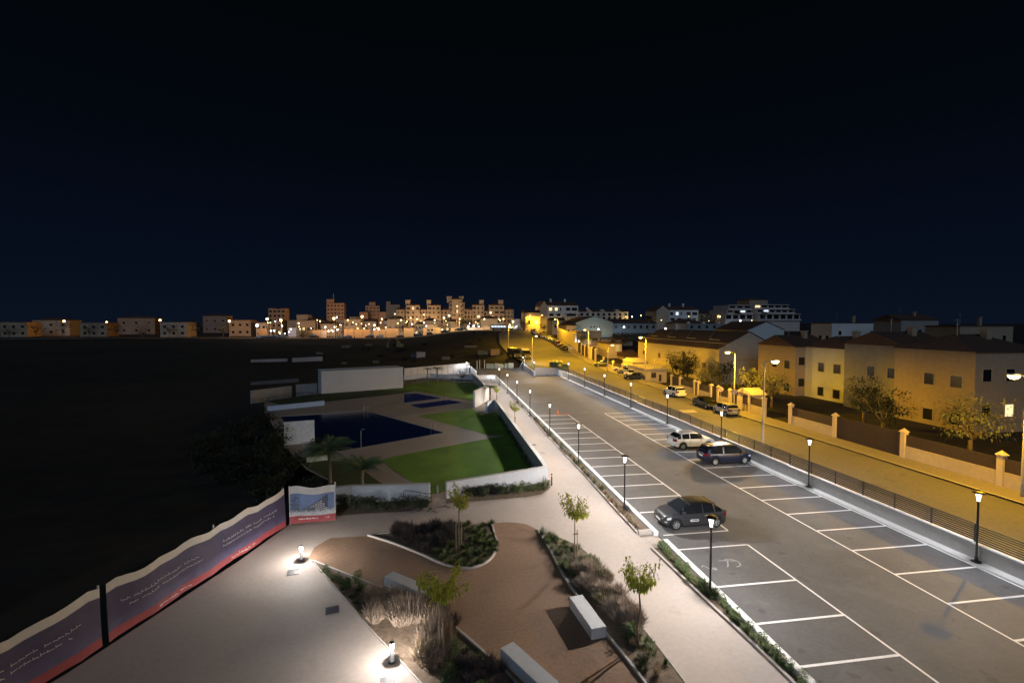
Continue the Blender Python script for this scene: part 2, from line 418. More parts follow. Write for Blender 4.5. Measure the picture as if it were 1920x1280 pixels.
# plaza / path
PATHR = [(0, 11.9), (15, 11.65), (18.4, 11.4), (23.6, 11.15), (28.6, 11.2), (35, 11.35), (52, 11.5), (65, 11.8), (84, 11.85), (107, 12.1)]
plaza = [(-40, 2), (12.2, 2), (12.2, 15), (12.2, 24.2), (12.2, 33), (12.2, 37), (8.4, 37), (8.4, 34.6), (-.5, 34.5), (-9.2, 34), (-9.4, 29.7), (-10.3, 25.5), (-13, 18), (-18, 8), (-40, 2.5)]
plaza = [(-18, 2), (12.22, 2)]+[(12.22, y) for y in (22, 30, 40, 60, 80, 106.7)]+[(7.5, 106.7), (7.5, 83), (7.9, 66), (8.0, 50), (8.1, 36), (8.1, 35.2), (-.5, 33.9), (-9.0, 34.0), (-9.3, 29.7), (-10.4, 25.5), (-13, 18), (-18, 8)]
structure(sheet('path', plaza, lambda x, y: zp(y), PAVE))
def P(*pts): return [gp(*p) for p in pts]
bedC = smoothpoly(P((690, 1004), (740, 1020), (790, 1040), (830, 1058), (870, 1066), (900, 1061), (922, 1046), (932, 1022), (927, 1000), (922, 981)))
bedC = bedC[:-1]+P((922, 981), (833, 988), (760, 996), (715, 1001))
bedRl = smoothpoly(P((1008, 993), (1030, 1030), (1060, 1085), (1103, 1145), (1150, 1205), (1212, 1285), (1300, 1420)), 3)
bedRr = smoothpoly(P((1008, 993), (1075, 1019), (1110, 1045), (1130, 1075), (1150, 1110), (1212, 1185), (1285, 1280), (1390, 1420)), 3)
bedR = bedRl+bedRr[::-1][:-1]
bedLl = P((587, 1053), (640, 1115), (690, 1175), (740, 1228), (790, 1282), (900, 1410)); bedLr = smoothpoly(P((587, 1053), (700, 1098), (800, 1138), (860, 1183), (920, 1236), (965, 1280), (1080, 1420)), 3)
bedL = bedLl+bedLr[::-1][:-1]
brown = P((575, 1040), (600, 1018), (640, 1006), (690, 1003))+[p for p in bedC[1:36] if True]
iC = bedC.index(min(bedC, key=lambda p: (p[0]-gp(922, 981)[0])**2+(p[1]-gp(922, 981)[1])**2))
brown = P((578, 1046), (590, 1025), (620, 1008), (690, 1004))+bedC[1:iC+1]+smoothpoly(P((922, 981), (950, 978.5), (985, 982), (1008, 993)), 4)[1:]+bedRl[1:]+bedLr[::-1][:-1]
structure(sheet('gravel_path', brown, lambda x, y: zp(y)+.004, BROWN))
for i, poly in enumerate((bedC, bedR, bedL)):
    structure(sheet('planting_bed', poly, lambda x, y: zp(y)+.03, SOIL))
def kerb_run(pts, wd=.09, h=.10, m=KERB, zfn=None, name='kerb_edging', label=None):
    b = MB()
    for a, c in zip(pts, pts[1:]):
        z_ = [(zfn or (lambda x, y: zp(y)))(*p) for p in (a, c)]
        b.bar((a[0], a[1], z_[0]+h/2-.02), (c[0], c[1], z_[1]+h/2-.02), wd, h+.04)
    o = b.build(name, m); structure(o); return o
kerb_run(bedC[:iC+1]); kerb_run(bedC[iC:]+[bedC[0]], .05, .06)
kerb_run(bedRl); kerb_run(bedRr, .05, .05)
kerb_run(bedLl, .05, .05); kerb_run(bedLr)

# planter between path and car park: soil strip, low kerb, retaining wall
def planter(y0, y1, name):
    ys_ = [y0+(y1-y0)*i/24 for i in range(25)]
    o = strip_sheet('planting_bed', [(y, itp(y, PATHR)+.05) for y in ys_], [(y, 11.98) for y in ys_], lambda x, y: zp(y)+.08, SOIL, ys_); structure(o)
    kerb_run([(itp(y, PATHR), y) for y in ys_], .12, .13)
planter(25.4, 106, 'a'); planter(2, 23.5, 'b')
b = MB(); b.box(11.2, 12.0, 25.25, 25.4, -.1, .22); structure(b.build('kerb_edging', KERB))
b = MB(); b.prism([(11.98, 25.0), (12.26, 25.0), (12.26, 106.74), (11.98, 106.74)], -2.2, .22)
t = tag(b.build('retaining_wall', mat('bright_white_render', (.82, .84, .86))), 'long low white wall between the walkway planter and the parking bays', 'wall')
b = MB(); b.prism([(11.98, 2), (12.26, 2), (12.26, 23.9), (11.98, 23.9)], -2.2, .30)
tag(b.build('retaining_wall', MATS['bright_white_render']), 'low white kerb wall behind the green shrubs at the bottom right', 'wall')
# walled end of the walkway
b = MB(); b.prism([(7.6, 106.75), (12.3, 106.75), (12.3, 106.99), (7.6, 106.99)], -1.5, .25)
tag(b.build('retaining_wall', STUCCO2), 'short beige wall closing the far end of the walkway', 'wall')

# right hand wall + railing between car park and street
t = thing('railing_wall', 'white wall with horizontal dark slat railing between parking bays and street', 'railing', (27.0, 0, 0))
b = MB(); steps = [(-12, .82), (20, .86), (33, .90), (48, .95), (62, 1.0), (76, 1.08), (88, 1.16), (103, 1.25)]
for (a, h1), (c, h2) in zip(steps, steps[1:]): b.prism([(0, a+.001), (.3, a+.001), (.3, c), (0, c)], -2.2, h2)
b.build('wall_base', mat('wall_concrete', (.34, .335, .33), .85, .08, 2), t)
b = MB()
for (a, h1), (c, h2) in zip(steps, steps[1:]): b.prism([(-.03, a+.001), (.33, a+.001), (.33, c), (-.03, c)], h2+.002, h2+.07)
b.build('coping', mat('bright_white_render', (.82, .84, .86), .8, .04, 4), t)
b = MB()
b.prism([(-.55, -12), (-.001, -12), (-.001, 103), (-.55, 103)], 0.0, .10)
structure(b.build('kerb', COPING, loc=(27.0, 0, 0)))
for (a, h1), (c, h2) in zip(steps, steps[1:]):
    n = max(1, int(round((c-a)/2.2)))
    for i in range(n):
        ya = a+(c-a)*i/n; yb = a+(c-a)*(i+1)/n
        if ya < -2: continue
        b = MB(); b.box(.12, .18, ya-.03, ya+.03, h2-.05, h2+.98); b.build('post', DARKM, t)
        b = MB()
        for k in range(8): b.box(.135, .165, ya+.03, yb-.03, h2+.10+k*.115, h2+.175+k*.115)
        b.build('slat_panel', DARKM, t)

# entrance walls at the far end
b = MB(); b.box(21.2, 27.4, 107.01, 107.35, -1, 1.65)
tag(b.build('retaining_wall', mat('grey_concrete', (.20, .19, .185), .9, .1, 2)), 'pale retaining wall beneath the yellow-lidded recycling bins at the car park entrance', 'wall')
b = MB(); b.prism([(20.7, 104.5), (21.0, 104.5), (21.3, 120), (21.0, 120)], -1, lambda x, y: 1.15 if y < 110 else 1.5)
tag(b.build('retaining_wall', WHITE), 'short white wall with brightly lit end beside the car park entrance lamps', 'wall')
b = MB(); b.box(27.0, 27.3, 102.999, 107.0, -1, 1.3); tag(b.build('retaining_wall', WHITE), 'short white wall piece where the railing ends by the green container', 'wall')

# ------------------------------------------------------------ pool garden
garden = [(-26, 33.6), (8.0, 35.2), (7.7, 66), (7.5, 83), (7.5, 106.5), (-2.7, 109.5), (-8, 109), (-8, 104), (-26, 104)]
def Q(*pts): return [G(x, y, GZ) for x, y in pts]
pool1 = Q((835, 810.5), (685, 769), (609, 775), (560, 778), (524, 780), (548, 812), (580, 848), (640, 845), (699, 835))
pool2 = Q((871.5, 754), (840, 748.5), (764, 758), (789, 765.5))
pool3 = Q((830, 746), (779, 736), (756.5, 737), (757, 755))
structure(sheet('pool_deck', Q((496, 772), (520, 812), (545, 850), (575, 880), (625, 905)) + [(-7.3, 33.1), (-.5, 33.3), (8.0, 35.2), (7.75, 66), (7.5, 83), (7.5, 106.6), (-2.7, 110), (-8, 110)]+Q((590, 738), (496, 752)), GZ, DECK, (pool1, pool2, pool3)))
for i, pl_ in enumerate((pool1, pool2, pool3)):
    structure(sheet('pool_water', pl_, GZ-.035, WATER if i else mat('dim_pool_water', (.004, .009, .055), .1, .2, 1.2, .12, bscale=3, spec=.25)))  # big pool gets darker water; its weaker light is put into the colour
    b = MB(); n = len(pl_)
    for k in range(n):
        a, c = pl_[k], pl_[(k+1) % n]; b.bar((a[0], a[1], GZ-.10), (c[0], c[1], GZ-.10), .10, .216)
    structure(b.build('pool_coping', mat('pool_tile', (.42, .41, .40), .5, .1, 8)))
lawn_polys = [
    Q((916, 822), (760, 851), (714, 861), (738, 882), (775, 905))+[(-.5, 33.6), (7.7, 35.6), (7.75, 52.2)],
    Q((783, 779), (884, 765))+[(5.4, 64.0), (7.6, 66), (7.75, 51.5)]+Q((917, 816)),
    Q((779, 733), (887, 752))+[(7.3, 74), (7.4, 98), (-2, 104)]+Q((757, 722), (690, 731))]
for i, lp in enumerate(lawn_polys): structure(sheet('lawn', lp, GZ+.012+.004*i, LAWN))
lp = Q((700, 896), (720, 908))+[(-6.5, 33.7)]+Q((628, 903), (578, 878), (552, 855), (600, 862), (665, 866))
structure(sheet('lawn', lp, GZ+.012, mat('dark_groundcover', (.03, .05, .014), .95, .3, 10, .8)))  # cover in a darker green than the lawns
structure(sheet('lawn', Q((500, 752), (545, 745), (600, 738), (757, 727), (779, 733), (756, 737), (685, 745), (608, 753), (540, 762)), GZ+.012, MATS['dark_groundcover']))
# soil strips
structure(sheet('planting_bed', P((867, 941), (900, 939), (985, 932), (1015, 927), (1030, 917), (1031, 910), (1029, 906), (838, 930), (836, 944)), lambda x, y: zp(y)+.02, SOIL))
structure(sheet('planting_bed', P((632, 967), (700, 962), (770, 958), (797, 950), (805, 940), (805, 938), (632, 940)), lambda x, y: zp(y)+.02, SOIL))

def wall_run(pts, wd, ztop, zbot=-1.5, m=WHITE, label='', cop=True, name='garden_wall', parent=None):
    t = thing(name, label, 'wall', (pts[0][0], pts[0][1], 0))
    ox, oy = pts[0][0], pts[0][1]
    b = MB(); c_ = MB()
    n = len(pts); L = []; Rr = []
    for i, p in enumerate(pts):
        d1 = Vector((pts[min(i+1, n-1)][0]-p[0], pts[min(i+1, n-1)][1]-p[1])); d0 = Vector((p[0]-pts[max(i-1, 0)][0], p[1]-pts[max(i-1, 0)][1]))
        if d1.length == 0: d1 = d0
        if d0.length == 0: d0 = d1
        n0 = Vector((-d0.y, d0.x)).normalized(); n1 = Vector((-d1.y, d1.x)).normalized(); nn = (n0+n1).normalized(); k = wd/2/max(.4, nn.dot(n1))
        L.append((p[0]-ox+nn.x*k, p[1]-oy+nn.y*k)); Rr.append((p[0]-ox-nn.x*k, p[1]-oy-nn.y*k))
    for i in range(n-1):
        zt = ztop[i] if isinstance(ztop, (list, tuple)) else ztop; zt2 = ztop[i+1] if isinstance(ztop, (list, tuple)) else ztop
        quad = [L[i], Rr[i], Rr[i+1], L[i+1]]
        za = {0: zt, 1: zt, 2: zt2, 3: zt2}
        vs = [(x, y, zbot) for x, y in quad]+[(quad[k][0], quad[k][1], za[k]-(.04 if cop else 0)) for k in range(4)]
        b.add(vs, [(0, 1, 2, 3), (7, 6, 5, 4), (0, 4, 5, 1), (1, 5, 6, 2), (2, 6, 7, 3), (3, 7, 4, 0)])
        if cop:
            mid = [((L[j][0]+Rr[j][0])/2, (L[j][1]+Rr[j][1])/2) for j in (i, i+1)]
            e_ = 1.12
            q4 = [(mid[j2][0]+(p_[0]-mid[j2][0])*e_, mid[j2][1]+(p_[1]-mid[j2][1])*e_) for p_, j2 in ((L[i], 0), (Rr[i], 0), (Rr[i+1], 1), (L[i+1], 1))]
            vs = [(q4[k][0], q4[k][1], za[k]-.04) for k in range(4)]+[(q4[k][0], q4[k][1], za[k]) for k in range(4)]
            c_.add(vs, [(0, 1, 2, 3), (7, 6, 5, 4), (0, 4, 5, 1), (1, 5, 6, 2), (2, 6, 7, 3), (3, 7, 4, 0)])
    b.build('wall_body', m, t)
    if cop: c_.build('coping', COPING, t)
    return t
def W(px, py, z=1.05): return G(px, py, z)
wall_run([W(836, 903), (7.95, 35.3), (8.0, 37.2), W(933, 753), (7.6, 68.4), (6.2, 65.4)], .3, 1.05, label='tall white pool garden wall with corner beside the walkway')
wall_run([W(627, 913), W(656, 909.5), W(806, 905.5)], .3, 1.05, label='white pool garden wall behind the crowd barrier and dark bushes')
wall_run([W(910, 722), W(897, 708.5), (6.9, 104.5), W(837, 701.4, .6), W(806, 700, .6), W(757, 703, .6)], .3, [1.05, 1.05, .9, .6, .6, .6], label='far white garden wall below the panel fence')
# white slanting screen wall in the notch
g0 = G(889, 764, GZ); g1 = G(913, 750, GZ); zt_ = at(889, 732, g0[1])[2]
b = MB(); b.bar((g0[0], g0[1], (GZ+zt_)/2), (g1[0]+.2, g1[1], (GZ+zt_)/2), .25, zt_-GZ)
tag(b.build('screen_wall', WHITE), 'white screen wall beside the palm at the lawn edge', 'wall')
# big white side wall (pool building) and white panel
c0 = G(603, 738, GZ); c1 = G(756, 727, GZ); ht = at(603, 697, c0[1])[2]-GZ
dx, dy = c1[0]-c0[0], c1[1]-c0[1]
t = thing('pool_building', 'large blank white building wall beyond the pool with dark left side', 'building', (c0[0], c0[1], GZ))
b = MB(); q = [(0, 0), (dx, dy), (dx-1.6, dy+4.2), (-1.6, 4.2)]; b.prism(q, -.5, ht); b.build('wall', WHITE, t)
b = MB(); b.prism([(-.08, -.08), (dx+.08, dy-.08), (dx-1.5, dy+4.3), (-1.7, 4.3)], ht+.003, ht+.10); b.build('roof_slab', COPING, t)
c0 = G(533, 834, GZ); c1 = G(590, 829, GZ); zt_ = at(533, 791, c0[1])[2]
b = MB(); b.bar((c0[0], c0[1], (GZ-.3+zt_)/2), (c1[0], c1[1], (GZ-.3+zt_)/2), .25, zt_-GZ+.3)
tag(b.build('screen_wall', mat('bright_white_render', (.82, .84, .86), .8, .04, 4)), 'square white freestanding panel wall at the left end of the big pool', 'wall')
# low bluish wall at pool's far left
a_, c_ = G(501, 770, GZ), G(608, 759, GZ)
b = MB(); b.bar((a_[0], a_[1], GZ+.3), (c_[0], c_[1], GZ+.3), .35, .75)
tag(b.build('low_wall', mat('blue_mosaic', (.34, .50, .80), .5, .1, 8)), 'low bluish wall along the far left pool edge', 'wall')
a_, c_ = G(575, 866, GZ), G(617, 861, GZ)
b = MB(); b.bar((a_[0], a_[1], GZ+.2), (c_[0], c_[1], GZ+.2), .3, .45)
tag(b.build('low_wall', mat('pale_yellow_render', (.62, .64, .50), .8, .06, 6)), 'short pale low wall behind the leaning palm', 'wall')
for i, (px, py, lb) in enumerate(((812, 806, 'shiny ladder at the near right corner of the big pool'), (686, 771, 'small ladder at the far corner of the big pool'), (840, 750, 'small ladder at the middle pool edge'))):
    g = G(px, py, GZ); t = thing('pool_ladder', lb, 'pool ladder', (g[0], g[1], GZ))
    for s_ in (-.25, .25): b = MB(); b.tube([(s_, .45, 0), (s_, .45, .6), (s_, .3, .8), (s_, 0, .8), (s_, -.15, .6), (s_, -.2, -.1)], .022, 6); b.build('handrail', RIMM, t, True)
g = G(677, 846, GZ); t = thing('pool_shower', 'thin white pool shower post behind the smaller palm', 'shower', (g[0], g[1], GZ)); b = MB(); b.tube([(0, 0, 0), (0, 0, 2.0), (.1, 0, 2.2), (.3, 0, 2.2)], .035, 8); b.build('post', RIMM, t, True); b = MB(); b.lathe([(0, 2.17), (.09, 2.17), (.03, 2.22)], 10, (.3, 0, 0)); b.build('shower_head', RIMM, t)
# white perimeter panel fence
t = thing('panel_fence', 'white panel fence with thin dark joints behind the garden trees', 'fence', (-8.3, 106.9, 0))
pa = Vector((0, 0)); pb = Vector((15.3, 12.4)); n = 11
for i in range(n):
    a = pa.lerp(pb, i/n); c = pa.lerp(pb, (i+1)/n)
    b = MB(); b.bar((a.x+.04, a.y+.03, .55), (c.x-.04, c.y-.03, .55), .06, 3.0); b.build('panel', WHITE, t)
    b = MB(); b.bar((a.x, a.y, -.95), (a.x, a.y, 2.12), .09, .09); b.build('post', GREYM, t)
b = MB(); b.bar((7.2, 119.5, .3), (7.9, 107.2, .1), .08, 2.0); 
tag(b.build('side_fence', WHITE), 'short white fence descending from the panel fence to the walkway end', 'fence')
# left plot walls, far dim
def wallbox(px0, pt0, pb0, px1, pt1, Y0, Y1, m, label, name='boundary_wall', zb=None):
    a = at(px0, pt0, Y0); c = at(px1, pt1, Y1); z_ = at(px0, pb0, Y0)[2] if zb is None else zb
    b = MB(); d = Vector((c[0]-a[0], c[1]-a[1], 0)).normalized(); nn = Vector((-d.y, d.x, 0))*.15
    A, C = Vector((a[0], a[1], 0)), Vector((c[0], c[1], 0))
    q = [A-nn, C-nn, C+nn, A+nn]; zt = [a[2], c[2], c[2], a[2]]
    b.add([(p.x, p.y, z_-1.5) for p in q]+[(p.x, p.y, zt[k]) for k, p in enumerate(q)], [(0, 3, 2, 1), (4, 5, 6, 7), (0, 1, 5, 4), (1, 2, 6, 5), (2, 3, 7, 6), (3, 0, 4, 7)])
    return tag(b.build(name, m), label, 'wall')
DIMW = mat('dim_render', (.34, .34, .37), .9, .15, 1)
wallbox(470, 674, 700, 539, 672, 150, 152, DIMW, 'dim grey boundary wall at the left edge beyond the pool building')
wallbox(548, 671, 694, 605, 668, 150, 152, DIMW, 'dim grey wall with faint dark patches left of the pool building')
wallbox(470, 732, 748, 546, 723, 86, 92, DIMW, 'slanting grey wall stretch left of the pool building, nearest the hedge')
wallbox(555, 721, 735, 594, 718, 93, 95, DIMW, 'short grey wall piece touching the pool building')
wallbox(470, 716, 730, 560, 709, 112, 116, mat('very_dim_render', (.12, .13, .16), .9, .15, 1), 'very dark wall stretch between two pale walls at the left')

# ------------------------------------------------------------ parking and walkway lamps
CONE = glow_glass('lamp_glass', (1, .97, .93), 2.2)
def make_lamp():
    t = thing('lamp_post', '', 'street lamp', (0, 0, 0), 0)
    b = MB(); b.lathe([(0, 0), (.075, 0), (.075, .25), (.05, .3), (.045, 3.05), (.06, 3.06), (.06, 3.12), (0, 3.12)], 12); b.build('pole', DARKM, t, True)
    b = MB(); b.lathe([(.05, 3.12), (.12, 3.52)], 14); b.build('lamp_glass', CONE, t, True)
    b = MB(); b.lathe([(0, 3.53), (.27, 3.53), (.27, 3.56), (.10, 3.60), (0, 3.60)], 20); b.build('cap', DARKM, t, True)
    b = MB(); b.lathe([(.22, .002), (.22, .03), (0, .03)], 14); b.build('base_plate', DARKM, t)
    return t
LAMP = make_lamp()
def lamp(x, y, z, label, group, power=420, col=(1, .965, .935), first=[True], back=None):
    o = LAMP if first[0] else copy_tree(LAMP)
    first[0] = False
    o.location = (x, y, z); o['label'] = label; o['group'] = group
    point('lamp_light', (0, 0, 3.42), power*1.5, col, .05, parent=o, opt=dict(k=1.35, cap=4, up=.16, back=back, lo=.08, hi=.46))
    return o
lefts = [(1344, 1120), (1169, 959), (1080, 872.5), (1030, 818), (995, 780.6), (971, 755), (953, 738), (938, 722)]
for i, (x, y) in enumerate(lefts):
    Y = 18.9+[0, 9.9, 20.3, 31.3, 43, 54, 65, 77][i]; X = 11.75
    lamp(X, Y, zp(Y)+.08, ['dark lamp post in the leafy planter in front of the grey hatchback, nearest the camera',
        'dark lamp post in the dry planter left of the grey hatchback'][i] if i < 2 else '%s lamp post from the camera in the walkway planter row' % ORD[i], 'lamp posts along the walkway planter', (560, 530, 470, 410, 370, 340, 320, 300)[i])
rl = [(1338, 41.6), (1247, 52.6), (1185, 63.6), (1137.5, 74.6), (1101, 85.6), (1073, 97)]
for i, (x, Y) in enumerate(rl):
    X = 26.75
    lamp(X, Y, 0.1, ['lamp post rising behind the dark blue people carrier', 'lamp post by the railing beyond the silver crossover'][i] if i < 2 else '%s lamp post from the blue car in the row beside the railing' % ORD[i], 'lamp posts along the railing', 300, (.93, .95, 1.0), back=.3)
for i, Y in enumerate((30.6, 19.6)): lamp(26.75, Y, .1, ['lamp post by the railing just right of the empty bays', 'rightmost lamp post beside the railing'][i], 'lamp posts along the railing', 330, (.95, .95, 1.0), back=.3)
lamp(20.5, 103.0, 0, 'lamp post at the lit end of the entrance wall', 'lamp posts at the entrance', 260, (.95, .95, 1))
lamp(20.6, 118.0, 0, 'lamp post at the far end of the entrance wall by the lorry', 'lamp posts at the entrance', 240, (.95, .95, 1))
q = at(875, 671, 116); lamp(q[0], 116, -1.0, 'lamp post rising behind the corner of the white panel fence', 'lamp posts beyond the walkway', 110)
q = at(879.5, 679, 108.5); lamp(q[0], 108.5, -1.2, 'lamp post beside the side fence at the walkway end', 'lamp posts beyond the walkway', 90)

# bollard lights
BG = glow_glass('bollard_glass', (1, .96, .9), 30)
def bollard(x, y, z, label, power, h=.74):
    t = thing('bollard_light', label, 'bollard light', (x, y, z))
    b = MB(); b.lathe([(.13, 0), (.13, .03), (.075, .035), (.075, h-.22), (0, h-.22)], 32); b.build('post', mat('bollard_grey', (.05, .05, .055), .5, .1, 8), t, True)
    b = MB(); b.lathe([(.07, h-.22), (.07, h-.04)], 16); b.build('lamp_glass', BG, t, True)
    b = MB(); b.lathe([(.08, h-.04), (.08, h), (0, h)], 16); b.build('cap', mat('bollard_grey', (0, 0, 0)), t, True)
    point('lamp_light', (0, 0, h-.09), power*.46, (1, .95, .90), .02, parent=t, opt=dict(k=1.35, cap=8, up=.2, lo=-.05, hi=.12))
    return t
g = gp(565, 1050); bollard(g[0], g[1], 0, 'lit bollard at the pointed tip of the planting bed', 190)
g = gp(735, 1240); bollard(g[0], g[1], 0, 'lit bollard beside the dry grass at the bottom', 190)
g = gp(1031, 909)
t = thing('bollard_post', 'small unlit dark bollard at the white wall corner', 'bollard', (g[0]+.12, g[1]-.1, zp(g[1])))
b = MB(); b.lathe([(.055, 0), (.055, .70), (0, .70)], 10); b.build('post', DARKM, t, True)
b = MB(); b.lathe([(.045, .70), (.045, .82)], 10); b.build('lamp_glass', STUCCO2, t, True)
b = MB(); b.lathe([(.06, .82), (.06, .9), (0, .9)], 10); b.build('cap', DARKM, t, True)
g = G(923, 716, -.9); bollard(g[0], 106.2, -.9, 'tiny lit bollard against the wall closing the walkway', 7, .9)
# drain covers
for i, (px, py, s_, lb) in enumerate(((550, 1072, .28, 'grey square drain cover near the tip bollard'), (623, 1143, .27, 'dark square drain cover in the pale paving'), (1018, 848.5, .24, 'small dark drain cover on the walkway nearer the wall corner'), (1001, 833.5, .22, 'small grey drain cover on the walkway farther from the wall corner'), (727, 1277, .24, 'pale drain cover below the lower bollard at the bottom edge'))):
    g = gp(px, py); b = MB(); b.box(-s_, s_, -s_, s_, .001, .012)
    for k in range(5): b.box(-s_*.9, s_*.9, -s_*.85+k*s_*.4, -s_*.85+k*s_*.4+.03, .0121, .018)
    o = b.build('drain_cover', mat('cast_iron_%d' % (i % 2), ((.16, .15, .15), (.035, .035, .05))[i % 2], .6, .2, 10), loc=(g[0], g[1], zp(g[1])), rotz=.22); tag(o, lb, 'drain cover')

# ------------------------------------------------------------ benches
BEN = mat('bench_concrete', (.60, .60, .62), .8, .06, 5, .1)
def bench(c0, c1, wd, h, label):
    """white monolithic block bench from c0 to c1"""
    a, c = Vector(c0), Vector(c1); L = (c-a).length; ang = math.atan2((c-a).y, (c-a).x)
    bm = bmesh.new(); bmesh.ops.create_cube(bm, size=1)
    for v in bm.verts: v.co = Vector((v.co.x*L, v.co.y*wd, v.co.z*(h-.06)+h/2+.03))
    bmesh.ops.bevel(bm, geom=bm.edges[:], offset=.012, segments=2, affect='EDGES')
    t = thing('block_bench', label, 'bench', ((a.x+c.x)/2, (a.y+c.y)/2, 0), ang)
    me = bpy.data.meshes.new('seat_block'); bm.to_mesh(me); bm.free(); me.materials.append(BEN)
    o = bpy.data.objects.new('seat_block', me); COL.objects.link(o); o.parent = t
    b = MB(); b.box(-L/2+.08, L/2-.08, -wd/2+.06, wd/2-.06, 0, .061); b.build('plinth', DARKM, t)
    return t
def mid(p, q): return ((p[0]+q[0])/2, (p[1]+q[1])/2)
zt = .5
e0 = mid(G(1108, 1178, zt), G(1138, 1174, zt)); e1 = mid(G(1066, 1116.5, zt), G(1093, 1115, zt))
bench(e0, e1, .62, .5, 'white block bench beside the purple shrubs, casting a dark shadow')
e0 = mid(G(937, 1211, zt), G(963, 1204, zt)); e1 = mid(G(985, 1258, zt), G(1017, 1250, zt)); d = (Vector(e1)-Vector(e0)).normalized()
bench(e0, Vector(e0)+d*2.45, .60, .5, 'pale block bench cut by the bottom edge of the picture')
e0 = mid(G(722, 1082, zt), G(735, 1068, zt)); e1 = mid(G(799, 1116, zt), G(820, 1103, zt))
bench(e0, e1, .58, .5, 'dim blue-grey block bench behind the young tree at the left')

# ------------------------------------------------------------ hoarding banners
TARP_W = mat('banner_white', (.62, .60, .57), .8, .06, 3)
def hoarding(c0, c1, h, label, kind):
    a, c = Vector(c0), Vector(c1); L = (c-a).length; ang = math.atan2((c-a).y, (c-a).x)
    t = thing('construction_banner', label, 'banner', (a.x, a.y, 0), ang)
    nx_, nz_ = 28, 14
    def surf(u, v, off):
        top = h+.07*math.sin(u*L*1.9+1)+.05*math.sin(u*L*3.7)
        return (u*L, off+.05*math.sin(u*L*2.3+v*2)+.02*math.sin(u*L*6), .05+v*(top-.05))
    def patch(name, u0, u1, v0, v1, m, off=-.0, par=t, n1=None, n2=None):
        n1 = n1 or max(1, int(nx_*(u1-u0))); n2 = n2 or max(1, int(nz_*(v1-v0))); b = MB()
        vs = [surf(u0+(u1-u0)*i/n1, v0+(v1-v0)*j/n2, off) for j in range(n2+1) for i in range(n1+1)]
        vs2 = [(x, y+.012, z) for x, y, z in vs]; N = len(vs)
        fs = [(j*(n1+1)+i, j*(n1+1)+i+1, (j+1)*(n1+1)+i+1, (j+1)*(n1+1)+i) for j in range(n2) for i in range(n1)]
        b.add(vs, fs); b.add(vs2, [f[::-1] for f in fs]); return b.build(name, m, par, True)
    cl = patch('banner_cloth', 0, 1, 0, 1, TARP_W)
    RED = mat('banner_red', (.22, .035, .04), .7, .1, 3); MARK = mat('banner_print', (.62, .60, .60), .7, .05, 3)
    def word(u0, u1, v, ht, off=-.02):
        b = MB(); u = u0; rr = random.Random(int(u0*1000+v*100))
        while u < u1:
            wl = rr.uniform(.010, .022)
            p0 = surf(u, v, off); p1 = surf(u+wl*.8, v+rr.uniform(-.2, .5)*ht, off)
            b.bar(p0, (p0[0], p0[1], p0[2]+ht*h*rr.uniform(.6, 1.2)), .02, .012)
            b.bar((p0[0], p0[1]-.001, p0[2]+ht*h*.4), (p1[0], p1[1]-.001, p1[2]+.01), .012, .02)
            u += wl+(rr.random() < .18)*.014
        b.build('lettering', MARK, t)
    if kind == 'view':
        patch('red_band', 0, 1, .0, .20, RED, -.012)
        patch('sky_print', .02, .98, .20, .80, mat('print_sky', (.17, .24, .42), .7, .3, .8), -.012)
        patch('pavement_print', .02, .98, .20, .36, mat('print_grey', (.36, .37, .40), .7, .25, 2), -.022)
        # apartment building drawn on the banner
        bb = MB()
        for k in range(9):
            u0 = .34+k*.055; hh = .42+.30*(k/8.)
            for fl in range(5):
                v0 = .37+(hh-.37)*fl/5.; v1 = v0+(hh-.37)/5.*.45
                p = surf(u0, v0, -.035); q_ = surf(u0+.042, v1, -.035)
                bb.box(p[0], q_[0], min(p[1], q_[1])-.004, max(p[1], q_[1]), p[2], q_[2])
        bb.build('building_print', mat('print_white', (.55, .55, .56), .7, .05, 3), t)
        bb = MB()
        for k in range(9):
            u0 = .335+k*.055; hh = .42+.30*(k/8.); p = surf(u0, .36, -.028); q_ = surf(u0+.055, hh+.01, -.028)
            bb.box(p[0], q_[0], min(p[1], q_[1])-.003, max(p[1], q_[1]), p[2], q_[2])
        bb.build('building_shadow_print', mat('print_dark', (.09, .10, .14), .7, .2, 3), t)
        bb = MB(); rr = random.Random(3)
        for k in range(90):
            uu = rr.uniform(.03, .22); vv_ = rr.uniform(.42, .74)-abs(uu-.12)*.9; p = surf(uu, vv_, -.03); bb.bar(p, (p[0]+rr.uniform(-.14, .14), p[1]-.002, p[2]+rr.uniform(-.1, .06)), .012, .02)
        for k in range(140):
            uu = rr.uniform(.03, .95); vv_ = rr.uniform(.30, .41); p = surf(uu, vv_, -.032); bb.bar(p, (p[0]+rr.uniform(-.05, .05), p[1]-.002, p[2]+rr.uniform(.02, .1)), .012, .02)
        bb.build('palm_print', mat('print_green', (.10, .12, .13), .7, .3, 5), t)
        word(.20, .62, .10, .035); word(.80, .86, .10, .04); word(.22, .40, .90, .03); word(.46, .62, .90, .03)
    else:
        patch('purple_print', 0, 1, .16, .84, mat('print_purple', (.065, .055, .12), .7, .2, 2), -.012)
        patch('red_band', 0, 1, .0, .16, RED, -.014)
        word(.05, .40, .55, .05); word(.08, .42, .44, .045); word(.55, .92, .56, .05); word(.55, .90, .45, .045); word(.2, .35, .06, .05); word(.6, .75, .06, .05)
    for u in ([0, 1] if kind == 'view' else [.5, 1]):
        bb = MB(); bb.bar((u*L+(.03 if u == 0 else -.03 if u == 1 else 0), .12, 0), (u*L, .12, h+.12), .06, .06); bb.build('post', GALV, t)
    return t
hoarding((-9.15, 29.55), (-6.55, 29.85), 2.25, 'white, blue and red banner picturing an apartment block, right of the two', 'view')
